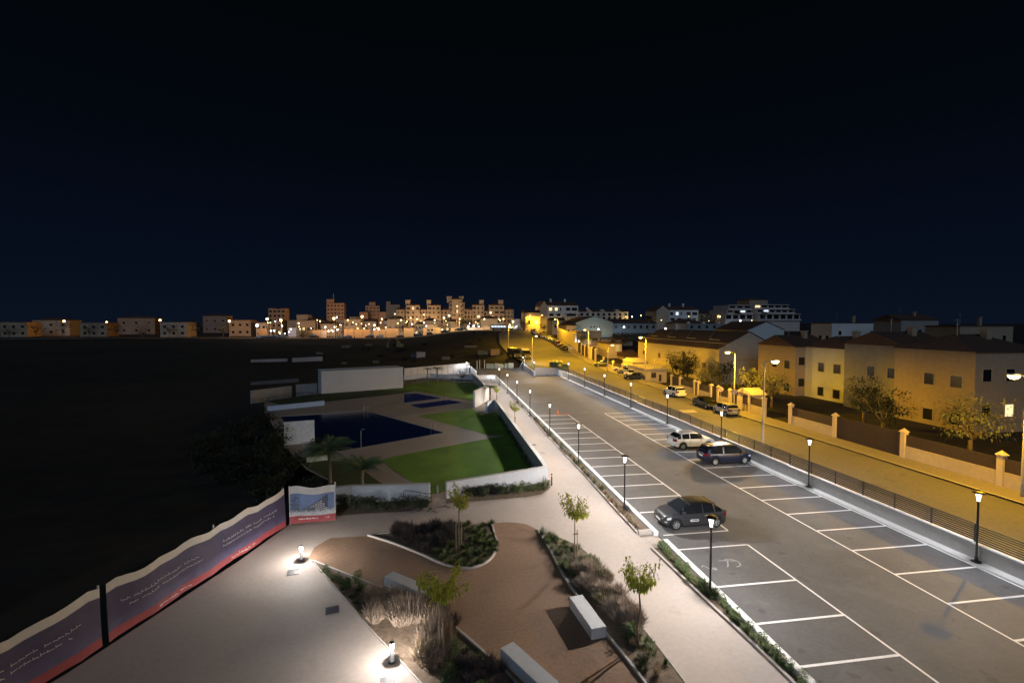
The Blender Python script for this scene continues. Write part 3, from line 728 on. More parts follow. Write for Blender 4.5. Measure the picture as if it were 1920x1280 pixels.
hoarding((-12.6, 19.5), (-9.35, 29.35), 2.25, 'purple banner with white lettering and red lower edge at the left edge', 'text')
hoarding((-16.5, 9.0), (-12.7, 19.3), 2.25, 'purple banner nearest the camera at the far left outside the plaza', 'text')
# ------------------------------------------------------------ crowd barriers
def barrier(c0, c1, label, m=GALV, h=1.1):
    a, c = Vector(c0), Vector(c1); L = (c-a).length; ang = math.atan2((c-a).y, (c-a).x)
    t = thing('crowd_barrier', label, 'barrier', (a.x, a.y, zp(a.y)), ang)
    b = MB(); r = .10
    pts = [(0, 0, .18), (0, 0, h-r), (.03, 0, h-.03), (r, 0, h), (L-r, 0, h), (L-.03, 0, h-.03), (L, 0, h-r), (L, 0, .18), (0, 0, .18)]
    b.tube(pts, .02, 6); b.build('frame', m, t, True)
    b = MB()
    n = int(L/.14)
    for i in range(1, n): b.tube([(L*i/n, 0, .18), (L*i/n, 0, h)], .007, 4)
    b.build('bars', m, t)
    for x in (.15, L-.15):
        b = MB(); b.bar((x, -.28, .02), (x, .28, .02), .05, .03); b.bar((x, 0, .02), (x, 0, .2), .04, .04); b.build('foot', m, t)
    return t
g0, g1 = gp(757, 948), gp(812, 960); barrier((g0[0], g0[1]), (g1[0]-.1, g1[1]+.3), 'grey crowd barrier in front of the white wall, left of the gate', DARKM)
g0, g1 = gp(813, 961), gp(842, 949); barrier(g0, g1, 'reddish crowd barrier standing askew at the garden gate', mat('rusty_metal', (.30, .18, .14), .7, .2, 10))
g = G(820, 925, GZ+.3); b = MB(); b.lathe([(.06, 0), (.06, .6), (.03, .68), (0, .7)], 8)
tag(b.build('marker_post', WHITE, loc=(g[0], g[1]+.6, GZ)), 'small white post inside the open garden gateway', 'post')

# ------------------------------------------------------------ vegetation
LEAF = translucent(mat('mulberry_leaf', (.38, .40, .05), .55, .35, 9), .42)
LEAF2 = translucent(mat('shrub_leaf', (.11, .155, .055), .7, .4, 9), .3)
DRY = translucent(mat('dry_grass', (.36, .28, .19), .9, .3, 9), .3)
PURP = mat('dry_purple_twigs', (.34, .26, .20), .9, .35, 5)
COVER = mat('ground_cover_leaf', (.105, .13, .040), .9, .45, 6)
OLIVE = mat('olive_leaf', (.16, .17, .09), .8, .35, 5)
PALMM = mat('palm_leaf', (.10, .15, .06), .7, .3, 6)
def leaf(b, p, d, L, wd, droop, mi=None):
    """folded pointed leaf starting at p in direction d"""
    d = Vector(d).normalized(); up = Vector((0, 0, 1)); s_ = d.cross(up)
    s_ = s_.normalized() if s_.length > .05 else Vector((1, 0, 0))
    m1 = p+d*L*.45+up*(-droop*L*.15); e_ = p+d*L*.8+up*(-droop*L*.6)
    b.add([p, m1+s_*wd/2+up*wd*.12, m1, m1-s_*wd/2+up*wd*.12, e_], [(0, 1, 2), (0, 2, 3), (1, 4, 2), (2, 4, 3)], mi)
def young_tree(name, label, loc, h=3.6, cw=.85, seed=1, stakes=1, leaves=46, rot=0, group='young trees with stakes'):
    rr = random.Random(seed); t = thing(name, label, 'tree', loc, rot, group)
    b = MB(); hb = h*.60
    k1, k2 = rr.uniform(-.06, .06), rr.uniform(-.06, .06)
    pts = [(0, 0, 0), (k1, k2, hb*.35), (k1*.3, -k2, hb*.7), (0, 0, hb)]
    b.tube(pts, [.045, .038, .032, .028], 7); 
    c = MB(); tips = []
    nb = 17
    for i in range(nb):
        a = i*2.39996+rr.uniform(-.3, .3); v_ = -.75+1.7*((i*7) % nb)/nb; cr_ = math.sqrt(max(.05, 1-v_*v_*.8))*rr.uniform(.55, 1.0)
        q0 = Vector((math.cos(a)*cw*cr_, math.sin(a)*cw*cr_, h*.79+v_*h*.165*rr.uniform(.8, 1.15)))
        z0_ = hb-.15+.25*rr.random(); m_ = Vector((q0.x*.45, q0.y*.45, z0_+(q0.z-z0_)*.35))
        b.tube([Vector((0, 0, z0_)), m_, q0], [.016, .010, .004], 4)
        for k in range(leaves):
            u = rr.uniform(.25, 1.12); q = Vector((0, 0, z0_)).lerp(m_, min(1, u*2)) if u < .5 else m_.lerp(q0, (u-.5)*2)
            o = Vector((rr.gauss(0, 1), rr.gauss(0, 1), rr.gauss(-.2, .5))).normalized()
            q = q+o*rr.uniform(0, .17); leaf(c, q, o, rr.uniform(.10, .17), rr.uniform(.05, .085), rr.uniform(.8, 1.8))
    b.build('trunk', BARK, t, True); c.build('crown', LEAF, t)
    for s_ in range(stakes):
        x = .16*(1 if s_ == 0 else -1); b = MB(); b.lathe([(.028, 0), (.028, 1.45), (0, 1.47)], 8, (x, .05, 0)); b.build('stake', WOOD, t, True)
    b = MB(); b.bar((-.04, 0, 1.25), (.2, .05, 1.25), .05, .045); b.bar((-.04, .03, 1.22), (.2, .08, 1.22), .02, .03); b.build('tie', RUBBER, t)
    return t
TG = 'young staked trees on the plaza'
g = gp(861, 1030); young_tree('young_tree', 'young staked tree in the dark middle bed, in front of the white wall gateway', (g[0], g[1], zp(g[1])), 3.85, .66, 3, 2, 40, .4, TG)
g = gp(1077, 1045); young_tree('young_tree', 'young staked tree against the pale walkway, left of the grey hatchback', (g[0], g[1], zp(g[1])), 3.6, .84, 5, 1, 52, 0, TG)
g = gp(1197, 1215); young_tree('young_tree', 'young staked tree right of the purple shrubs and the block bench', (g[0], g[1], 0), 3.75, .80, 8, 1, 52, 1.0, TG)
g = gp(830, 1235); young_tree('young_tree', 'young yellow-green tree with two stakes beside the dry grass', (g[0], g[1], 0), 3.75, .98, 11, 2, 84, 2.0, TG)
g = gp(965, 812); young_tree('young_tree', 'lone young tree on the walkway side of the long garden wall', (8.55, YX(965, 8.55), -.4), 3.6, .85, 14, 1, 30, .5, TG)
young_tree('young_tree', 'small young tree beside the fan palm at the walkway edge', (8.5, YX(932, 8.5)+1, -.6), 3.3, .8, 17, 1, 30, .5, TG)
q = at(866, 700, 100); 
t = thing('multi_stem_shrub', 'dark bare branching shrub before the white panel fence', 'shrub', (q[0], 100, GZ)); b = MB(); rr = random.Random(4)
for i in range(26):
    a = rr.uniform(0, 6.28); e_ = rr.uniform(.3, 1.3); L = rr.uniform(1.6, 2.7)
    d = Vector((math.cos(a)*math.cos(e_), math.sin(a)*math.cos(e_), math.sin(e_))); b.tube([(0, 0, 0.9), d*L*.5+Vector((0, 0, 1.0)), d*L+Vector((0, 0, .7))], [.04, .04, .02], 4)
    leaf(b, d*L*.7+Vector((0, 0, .9)), d, .6, .25, .4)
b.tube([(0, 0, 0), (0, 0, 1.0)], .08, 6); b.build('branches', mat('dark_branch', (.05, .045, .05), .9, .2, 5), t)
def palm(label, loc, h, r, n=16, seed=1, fan=False, m=PALMM, group=None):
    rr = random.Random(seed); t = thing('palm_tree', label, 'palm', loc, rr.uniform(0, 6), group)
    b = MB(); b.tube([(0, 0, 0), (.05, 0, h*.5), (0, 0, h)], [.16, .12, .13], 8); b.build('trunk', BARK, t, True)
    c = MB()
    for i in range(n):
        a = i*2.4; el = rad(rr.uniform(15, 85)); L = r*rr.uniform(.85, 1.2)
        hd = Vector((math.cos(a), math.sin(a), 0)); pts = []
        for k in range(8):
            u = k/7.; pts.append(Vector((0, 0, h))+hd*L*u*math.cos(el*(1-u*.3))+Vector((0, 0, L*(u*math.sin(el)-u*u*.55))))
        c.tube(pts, [.02]*7+[.006], 3, cap=False)
        sd = Vector((-hd.y, hd.x, 0))
        if fan:
            for k in range(14):
                th = -1.3+2.6*k/13; dd = hd*math.cos(th)+sd*math.sin(th); c.add([pts[4], pts[4]+dd*L*.45+sd*.03-Vector((0, 0, .1*abs(th))), pts[4]+dd*L*.45-sd*.03-Vector((0, 0, .1*abs(th)))], [(0, 1, 2)])
        else:
            for k in range(26):
                u = .15+.85*k/25; j = min(6, int(u*7)); q = pts[j].lerp(pts[j+1], u*7-j); tn = (pts[j+1]-pts[j]).normalized()
                for s_ in (-1, 1):
                    dd = (sd*s_*.9+tn*.6-Vector((0, 0, .45+rr.uniform(0, .3)))).normalized(); ll = L*.26*math.sin(math.pi*min(.95, u*.85+.1))
                    c.add([q-tn*.022, q+tn*.022, q+dd*ll], [(0, 1, 2)])
    c.build('crown', m, t); return t
q = at(618, 905, 38); palm('leaning feathery palm left of two behind the white garden wall', (q[0], 38, GZ), 2.4, 2.5, 34, 2, group='palms by the pool')
q = at(680, 903, 36.5); palm('smaller feathery palm right of two behind the white garden wall', (q[0], 36.5, GZ), 1.5, 2.2, 34, 5, group='palms by the pool')
q = at(919, 760, 73.5); palm('fan palm with bushy crown beside the white screen wall', (q[0], 73.5, GZ), 2.3, 1.25, 30, 6, True)
q = at(802, 720, 99); palm('thin dark palm, left of two before the panel fence', (q[0], 99, GZ), 3.0, 1.0, 16, 7, True, HEDGE)
q = at(820, 720, 98); palm('broad dark palm, right of two before the panel fence', (q[0], 98, GZ), 2.9, 1.5, 26, 8, True, HEDGE)

def blade(b, p, d, L, wd, bend):
    s_ = Vector((-d.y, d.x, 0)); s_ = (s_.normalized() if s_.length > .02 else Vector((1, 0, 0)))*wd/2
    m_ = p+d*L*.55; e_ = p+d*L*.95+Vector((d.x, d.y, -.6))*bend*L
    b.add([p-s_, p+s_, m_+s_*.7, m_-s_*.7, e_], [(0, 1, 2, 3), (3, 2, 4)])
def tuft_mesh(n, L, spread, wd, seed, bend=.25):
    rr = random.Random(seed); b = MB()
    for i in range(n):
        a = rr.uniform(0, 6.28); s_ = abs(rr.gauss(0, spread)); d = Vector((math.cos(a)*s_, math.sin(a)*s_, 1)).normalized()
        blade(b, Vector((math.cos(a), math.sin(a), 0))*rr.uniform(0, .12)*L, d, L*rr.uniform(.55, 1.1), wd, rr.uniform(0, bend))
    return b
def bush_mesh(n, rx, rz, seed, ll=.11, lw_=.05, twig=14):
    rr = random.Random(seed); b = MB()
    lob = [(Vector((rr.uniform(-.55, .55)*rx, rr.uniform(-.55, .55)*rx, rz*rr.uniform(.35, .95))), rr.uniform(.3, .55)) for _ in range(7)]
    for i in range(n):
        c_, r_ = rr.choice(lob); v = Vector((rr.gauss(0, 1), rr.gauss(0, 1), rr.gauss(0, 1))).normalized()
        p = c_+Vector((v.x*rx*r_, v.y*rx*r_, v.z*rz*r_*.8))*rr.uniform(.5, 1.1)
        if p.z < .02: p.z = .02+rr.random()*.1
        leaf(b, p, v+Vector((0, 0, .3)), ll*rr.uniform(.7, 1.4), lw_*rr.uniform(.7, 1.4), rr.uniform(0, 1.2))
    for i in range(twig):
        c_, _ = rr.choice(lob); b.tube([(0, 0, 0), c_*.6+Vector((rr.uniform(-.05, .05), 0, 0)), c_*1.1], [.012, .008, .004], 3, cap=False)
    return b
def plume_mesh(n, L, spread, seed):
    """feathery dry shrub: stems that fork into fine twigs"""
    rr = random.Random(seed); b = MB()
    for i in range(n):
        a = rr.uniform(0, 6.28); s_ = abs(rr.gauss(0, spread)); d = Vector((math.cos(a)*s_, math.sin(a)*s_, 1)).normalized(); p = Vector((math.cos(a), math.sin(a), 0))*rr.uniform(0, .2)
        l1 = L*rr.uniform(.4, .75); m_ = p+d*l1; b.bar(p, m_, .008, .008)
        for k in range(11):
            u = rr.uniform(.35, 1); q = p.lerp(m_, u); dd = (d+Vector((rr.gauss(0, .45), rr.gauss(0, .45), rr.gauss(.1, .3)))).normalized()
            blade(b, q, dd, L*rr.uniform(.18, .42), .014, rr.uniform(0, .2))
    return b
def proto(name, mesh_b, m, part=None):
    return mesh_b.build(name, m)
PROTOS = {}
def plant(kind, x, y, z, s_, label, cat, group, sz=None):
    """first use builds the plant, later ones copy it"""
    key = kind
    if key not in PROTOS:
        bld = {'tuft': lambda: ('grass_tuft', tuft_mesh(170, .5, .75, .024, 1), DRY), 'tuft2': lambda: ('grass_tuft', tuft_mesh(190, .55, .9, .022, 2), mat('grey_green_grass', (.17, .17, .10), .9, .3, 8)),
               'leafy': lambda: ('leafy_shrub', bush_mesh(420, .42, .62, 3), LEAF2), 'leafy2': lambda: ('leafy_shrub', bush_mesh(360, .38, .75, 9, .13, .045), mat('bright_shrub_leaf', (.12, .17, .06), .7, .35, 9)),
               'round': lambda: ('round_bush', bush_mesh(1200, .55, .75, 4, .09, .05), mat('round_bush_leaf', (.05, .065, .03), .9, .5, 6)),
               'plume': lambda: ('feathery_shrub', plume_mesh(150, 1.1, .55, 5), PURP), 'plume2': lambda: ('feathery_shrub', plume_mesh(140, 1.05, .6, 6), mat('olive_twigs', (.17, .15, .075), .9, .35, 5)),
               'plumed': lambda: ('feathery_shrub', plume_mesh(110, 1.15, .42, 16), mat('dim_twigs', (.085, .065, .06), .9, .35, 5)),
               'drytall': lambda: ('tall_dry_grass', tuft_mesh(230, 1.05, .40, .022, 7, .3), DRY), 'green': lambda: ('grass_tuft', tuft_mesh(200, .42, 1.2, .036, 8), COVER),
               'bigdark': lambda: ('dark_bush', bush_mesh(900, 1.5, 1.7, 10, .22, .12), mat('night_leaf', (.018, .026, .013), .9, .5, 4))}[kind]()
        o = bld[1].build(bld[0], bld[2]); PROTOS[key] = o
    else:
        o = PROTOS[key].copy(); COL.objects.link(o)
    o.location = (x, y, z); o.rotation_euler.z = R.uniform(0, 6.28); o.scale = (s_, s_, sz or s_*R.uniform(.85, 1.15))
    tag(o, label, cat, group); return o
# planter beside the car park, far row: dry clumps; near row: leafy shrubs
y = 26.2
while y < 104:
    x = itp(y, PATHR)+R.uniform(.12, .42); s_ = R.uniform(.75, 1.15) if y < 60 else R.uniform(.5, .8)
    plant(R.choice(['tuft', 'tuft', 'tuft2', 'tuft2']), x, y, zp(y)+.07, s_, 'dry tufted clump in the narrow planter along the low white wall', 'grass', 'dry clumps in the long planter')
    y += R.uniform(.55, 1.0)
y = 3.0; 
while y < 23.4:
    for k in range(1 if R.random() < .4 else 2):
        x = itp(y, PATHR)+R.uniform(.12, .5)
        plant(R.choice(['leafy', 'leafy2']), x, y+R.uniform(-.2, .2), zp(y)+.06, R.uniform(.42, .72), 'leafy green shrub in the planter beside the lowest lamp post', 'shrub', 'green shrubs in the near planter')
    y += R.uniform(.35, .6)
def scatter(poly, n, fn, zadd=.03, seed=1, filt=None):
    rr = random.Random(seed); X = [p[0] for p in poly]; Y = [p[1] for p in poly]; k = 0; tries = 0
    while k < n and tries < n*200:
        tries += 1
        x, y = rr.uniform(min(X), max(X)), rr.uniform(min(Y), max(Y))
        if inpoly(x, y, poly) and (filt is None or filt(x, y)): fn(x, y, zp(y)+zadd, rr); k += 1
# big feathery masses
purple = P((1080, 1085), (1112, 1065), (1145, 1105), (1200, 1185), (1178, 1205), (1130, 1150))
scatter(purple, 30, lambda x, y, z, rr: plant('plume' if rr.random() < .72 or y < 18.5 else 'plume2', x, y, z, rr.uniform(.6, .85), 'feathery purple-brown shrub in the mass between the block bench and the walkway', 'shrub', 'feathery shrubs beside the bench'), seed=2)
scatter(P((1015, 1000), (1075, 1025), (1120, 1060), (1100, 1085), (1070, 1090), (1040, 1045)), 42, lambda x, y, z, rr: plant(rr.choice(['green', 'green', 'tuft2']), x, y, z, rr.uniform(.7, 1.1), 'low green clump around the foot of the tree by the walkway', 'grass', 'green clumps in the right bed'), seed=3)
scatter(P((1160, 1195), (1205, 1190), (1285, 1290), (1360, 1400), (1300, 1420), (1210, 1275)), 30, lambda x, y, z, rr: plant(rr.choice(['green', 'tuft', 'tuft2', 'leafy']), x, y, z, rr.uniform(.4, .85), 'small clump on bare soil below the staked tree at the right bed', 'grass', 'small clumps in the lower right bed'), seed=4)
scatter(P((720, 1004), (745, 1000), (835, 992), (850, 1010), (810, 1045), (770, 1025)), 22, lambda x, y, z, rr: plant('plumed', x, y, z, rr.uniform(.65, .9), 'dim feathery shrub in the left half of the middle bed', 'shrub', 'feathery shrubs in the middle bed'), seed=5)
scatter(bedC, 100, lambda x, y, z, rr: plant('green', x, y, z, rr.uniform(.6, .95), 'low dark green clump planted in rows in the middle bed', 'grass', 'green clumps in the middle bed'), seed=6, filt=lambda x, y: x > -1.2)
scatter(P((595, 1062), (640, 1080), (700, 1105), (740, 1150), (690, 1165), (640, 1110)), 30, lambda x, y, z, rr: plant(rr.choice(['green', 'leafy']), x, y, z, rr.uniform(.45, .7), 'low green clump near the bollard at the tip of the left bed', 'grass', 'green clumps in the left bed tip'), seed=7)
scatter(P((690, 1135), (790, 1150), (850, 1200), (815, 1260), (760, 1245), (705, 1185)), 44, lambda x, y, z, rr: plant('drytall' if rr.random() < .7 else 'plume', x, y, z, rr.uniform(.8, 1.1), 'tall dry grass clump lit by the lower bollard', 'grass', 'tall dry grasses in the left bed'), seed=8, filt=lambda x, y: math.hypot(x+1.9, y-17.4) > 1.35)
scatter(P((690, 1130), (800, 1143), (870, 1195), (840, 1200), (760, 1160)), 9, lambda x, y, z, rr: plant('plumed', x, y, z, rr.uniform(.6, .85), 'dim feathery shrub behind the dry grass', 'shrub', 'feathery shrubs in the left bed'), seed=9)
scatter(P((800, 1235), (870, 1205), (960, 1285), (1060, 1420), (930, 1420), (820, 1300)), 46, lambda x, y, z, rr: plant(rr.choice(['green', 'tuft', 'green', 'leafy']), x, y, z, rr.uniform(.4, .8), 'small dark clump in the lower left bed near the cut-off bench', 'grass', 'small clumps in the lower left bed'), seed=10)
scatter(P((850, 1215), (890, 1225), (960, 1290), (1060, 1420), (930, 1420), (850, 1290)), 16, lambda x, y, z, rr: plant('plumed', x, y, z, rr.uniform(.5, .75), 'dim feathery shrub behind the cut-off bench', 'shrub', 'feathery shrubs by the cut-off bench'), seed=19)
for i in range(17):
    px = 640+i*10; g = gp(px, 951+R.uniform(-3, 5))
    if i % 2 == 0 or R.random() < .3: plant('round', g[0], g[1], zp(g[1]), R.uniform(.75, 1.0), 'round dark bush at the foot of the left white wall', 'bush', 'round bushes along the left white wall')
for i in range(26):
    px = 872+i*6.1; g = gp(px, 930-(px-872)*.09+R.uniform(-3, 4))
    k = 'leafy' if px > 960 else ('round' if R.random() < .5 else 'plumed')
    plant(k, g[0], g[1], zp(g[1]), R.uniform(.6, .95)*(1 if k != 'plumed' else .7), 'shrub in the curved strip at the foot of the right white wall', 'shrub', 'shrubs along the right white wall')
g = gp(1020, 918); plant('tuft2', g[0], g[1], zp(g[1]), 1.7, 'tall feathery grass at the rounded end of the wall strip', 'grass', None)
# hedge below the far garden walls
def hedge(name, pts, wd, h, z, label, seed, m=HEDGE, ll=.20):
    rr = random.Random(seed); b = MB()
    for a, c in zip(pts, pts[1:]):
        a, c = Vector(a), Vector(c); L = (c-a).length; d = (c-a)/L; n = Vector((-d.y, d.x))
        for i in range(int(L*h*90)):
            u = rr.uniform(0, L); hh = h*(.8+.25*noise.noise(Vector((u*.6+a.x, seed, 0)))+.2*rr.random()); s_ = rr.uniform(-.5, .5)
            zz = rr.uniform(0, 1)**.6*hh
            if rr.random() < .5: s_ = -.5
            p = a+d*u+n*s_*wd
            leaf(b, Vector((p.x, p.y, z+zz)), (rr.gauss(0, 1), rr.gauss(0, 1), rr.uniform(-.2, 1)), ll*rr.uniform(.6, 1.3), ll*.6, rr.random())
    return tag(b.build(name, m), label, 'hedge')
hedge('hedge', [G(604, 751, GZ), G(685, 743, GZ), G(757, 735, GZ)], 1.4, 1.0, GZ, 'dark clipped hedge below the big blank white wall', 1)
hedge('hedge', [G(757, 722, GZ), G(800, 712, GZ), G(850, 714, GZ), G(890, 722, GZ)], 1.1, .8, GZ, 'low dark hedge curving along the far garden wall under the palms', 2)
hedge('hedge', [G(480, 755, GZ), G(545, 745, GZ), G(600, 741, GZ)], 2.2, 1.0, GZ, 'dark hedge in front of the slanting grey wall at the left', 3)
hedge('hedge', [(7.45, 36.5), (7.45, 62)], .4, .5, GZ, 'dark creeper strip along the shaded inner face of the long garden wall', 5)
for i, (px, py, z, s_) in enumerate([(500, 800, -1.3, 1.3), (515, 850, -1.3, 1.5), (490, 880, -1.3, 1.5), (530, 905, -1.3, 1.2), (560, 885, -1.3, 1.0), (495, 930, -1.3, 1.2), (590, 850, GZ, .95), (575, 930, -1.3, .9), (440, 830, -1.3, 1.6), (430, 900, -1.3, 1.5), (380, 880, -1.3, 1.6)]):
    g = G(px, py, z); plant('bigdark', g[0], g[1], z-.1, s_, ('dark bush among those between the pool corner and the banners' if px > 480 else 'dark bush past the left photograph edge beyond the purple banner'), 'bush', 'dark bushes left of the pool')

def leafy_tree(label, loc, h, r, seed, m, n=2600, group=None, th=None, name='tree'):
    rr = random.Random(seed); t = thing(name, label, 'tree', loc, 0, group); b = MB(); c = MB(); th = th or h*.35
    b.tube([(0, 0, 0), (rr.uniform(-.1, .1), 0, th), (0, 0, h*.6)], [.2, .15, .08], 7)
    lobes = []
    for i in range(11):
        a = i*2.4; rr_ = r*rr.uniform(.2, .75); z_ = th+(h-th)*rr.uniform(.25, .9); p = Vector((math.cos(a)*rr_, math.sin(a)*rr_, z_)); lobes.append((p, r*rr.uniform(.28, .5)))
        b.tube([(0, 0, th*.9), p*.5+Vector((0, 0, th*.5)), p], [.08, .05, .02], 5)
    for i in range(n):
        p, q = rr.choice(lobes); v = Vector((rr.gauss(0, 1), rr.gauss(0, 1), rr.gauss(0, 1))).normalized(); s_ = rr.uniform(.55, 1.1)
        leaf(c, p+v*q*s_, v+Vector((0, 0, .2)), r*.10*rr.uniform(.6, 1.5), r*.06, rr.uniform(0, 1))
    b.build('trunk', BARK, t, True); c.build('crown', m, t); return t

# ------------------------------------------------------------ cars
def car_meshes(L, Wd, H, belt, hood, x_ws, x_rs, x_re, x_tail, tailz, wb0, wb1, r, front=.9, gtaper=.80, detail=True):
    """x forward. x_ws windscreen base, x_rs roof start, x_re roof end, x_tail rear glass base. wb0/wb1 rear/front axle"""
    hl = L/2; clr = .19
    key = sorted(set([-hl, -hl+.04, -hl+.12, -hl+.25, hl-.25, hl-.12, hl-.04, hl, x_ws, x_rs, x_re, x_tail, (x_ws+x_rs)/2, (x_re+x_tail)/2]))
    step = .07 if detail else .16
    xs_ = []; x = -hl
    while x < hl: xs_.append(x); x += step
    allx = sorted(key+[x for x in xs_ if min(abs(x-k) for k in key) > step*.5])
    def top(x): return itp(x, [(-hl, tailz*.80), (-hl+.05, tailz*.94), (-hl+.14, tailz), (x_tail, belt+.03 if x_tail > -hl+.2 else tailz+.02), (x_re, H-.085), (x_re+.25, H-.035), ((x_rs*.4+x_re*.6), H-.006), ((x_rs*.6+x_re*.4), H), (x_rs-.15, H-.03), (x_rs+.08, H-.075), ((x_rs+x_ws)/2, (H+hood)/2+.055), (x_ws, hood+.02), (hl-.55, hood-.07), (hl-.20, hood-.17), (hl-.06, hood-.27), (hl, hood-.42)])
    def wid(x): return Wd/2*itp(x, [(-hl, .80), (-hl+.08, .89), (-hl+.35, .97), (-hl+.8, 1), (hl-1.0, 1), (hl-.45, .95), (hl-.15, .84), (hl, .66)])
    def beltz(x): return min(top(x)-.004, itp(x, [(-hl, belt), (x_ws, belt-.05), (hl, belt-.1)]))
    def arch(x):
        z = clr
        for c in (wb0, wb1):
            d = abs(x-c)
            if d < r+.06: z = max(z, math.sqrt((r+.06)**2-d*d)+r*.98)
        return z
    rings = []
    for x in allx:
        w_ = wid(x); tz = top(x); bz = beltz(x); a = arch(x); endf = max(itp(x, [(-hl, .16), (-hl+.2, 0)]), itp(x, [(hl-.25, 0), (hl, .14)]))
        cl = clr+endf
        a2 = max(a, cl)
        gh = max(0, tz-bz); g = gtaper if gh > .12 else 1-(1-gtaper)*gh/.12*.6
        z4 = max(bz-.05, a2+.03)
        ring = [(0, cl), (w_*.86, cl), (w_*.95, a2), (w_*.995, max(cl+.14, a2+.015)), (w_*1.0, max(.52*1.0, a2+.03) if z4 > .53 else z4-.01), (w_*.985, z4), (w_*.945, max(bz, z4+.005)),
                (w_*(.945*(.55)+g*.45), bz+gh*.45), (w_*g, bz+gh*.90), (w_*g*.88, bz+gh*.985), (0, tz)]
        ring = [(y, min(z, tz)) if i > 5 else (y, min(z, max(tz-.01, .2))) for i, (y, z) in enumerate(ring)]
        rings.append([(x, -y, z) for y, z in ring[::-1]][:-1]+[(x, y, z) for y, z in ring])
    m = len(rings[0]); NJ = 10
    V = [v for q in rings for v in q]
    body, side, ws, rear, low = [], [], [], [], []
    bp = (x_rs+x_re)/2-.05
    for i in range(len(rings)-1):
        xm = (allx[i]+allx[i+1])/2; gh = top(xm)-beltz(xm)
        for j in range(m-1):
            f = (i*m+j, i*m+j+1, (i+1)*m+j+1, (i+1)*m+j)
            jj = j if j >= NJ else 2*NJ-1-j  # mirrored strip index counted from bottom centre
            k = jj-NJ  # 0..9 from bottom to top centre
            if k in (6, 7) and gh > .16 and x_tail+.10 < xm < x_ws-.10 and abs(xm-bp) > .05 and not (x_re-.12 < xm < x_re+.02) : side.append(f)
            elif k >= 8 and x_rs+.03 < xm < x_ws-.04 or (k >= 6 and x_ws-.10 > xm > x_rs+.60): ws.append(f)
            elif k >= 8 and x_tail+.05 < xm < x_re-.10: rear.append(f)
            elif k <= 2: low.append(f)
            else: body.append(f)
    body.append(tuple(range(m))[::-1]); body.append(tuple((len(rings)-1)*m+k for k in range(m)))
    def mk(fl):
        b = MB(); used = {}; 
        for f in fl:
            for i in f: used.setdefault(i, len(used))
        b.v = [V[i] for i in used]; b.f = [tuple(used[i] for i in f) for f in fl]; b.m = [0]*len(fl); return b
    return dict(body=mk(body), side_glass=mk(side), windscreen=mk(ws), rear_window=mk(rear), lower_trim=mk(low), top=top, wid=wid, hl=hl)
def wheel_parts(r, wd, spokes, par, x, y, sidesgn, rim):
    b = MB(); b.lathe([(r*.62, -wd/2), (r*.93, -wd/2), (r, -wd*.3), (r, wd*.3), (r*.93, wd/2), (r*.62, wd/2)], 22, axis='y')
    b.lathe([(0, -wd*.2), (r*.62, -wd*.2)], 22, axis='y')
    wobj = b.build('wheel', RUBBER, par, True, loc=(x, y, r))
    b = MB(); o = sidesgn*wd*.42
    b.lathe([(r*.58, o*.6), (r*.64, o), (r*.60, o*1.04), (r*.56, o)], 22, axis='y'); b.lathe([(0, o*1.02), (r*.13, o*1.0), (r*.14, o*.7)], 10, axis='y')
    for k in range(spokes):
        a = k*2*math.pi/spokes
        b.bar((math.cos(a)*r*.1, o*.9, math.sin(a)*r*.1), (math.cos(a)*r*.6, o*.95, math.sin(a)*r*.6), r*(.13 if spokes < 9 else .10), .03)
    b.build('rim', rim, wobj)
    return wobj
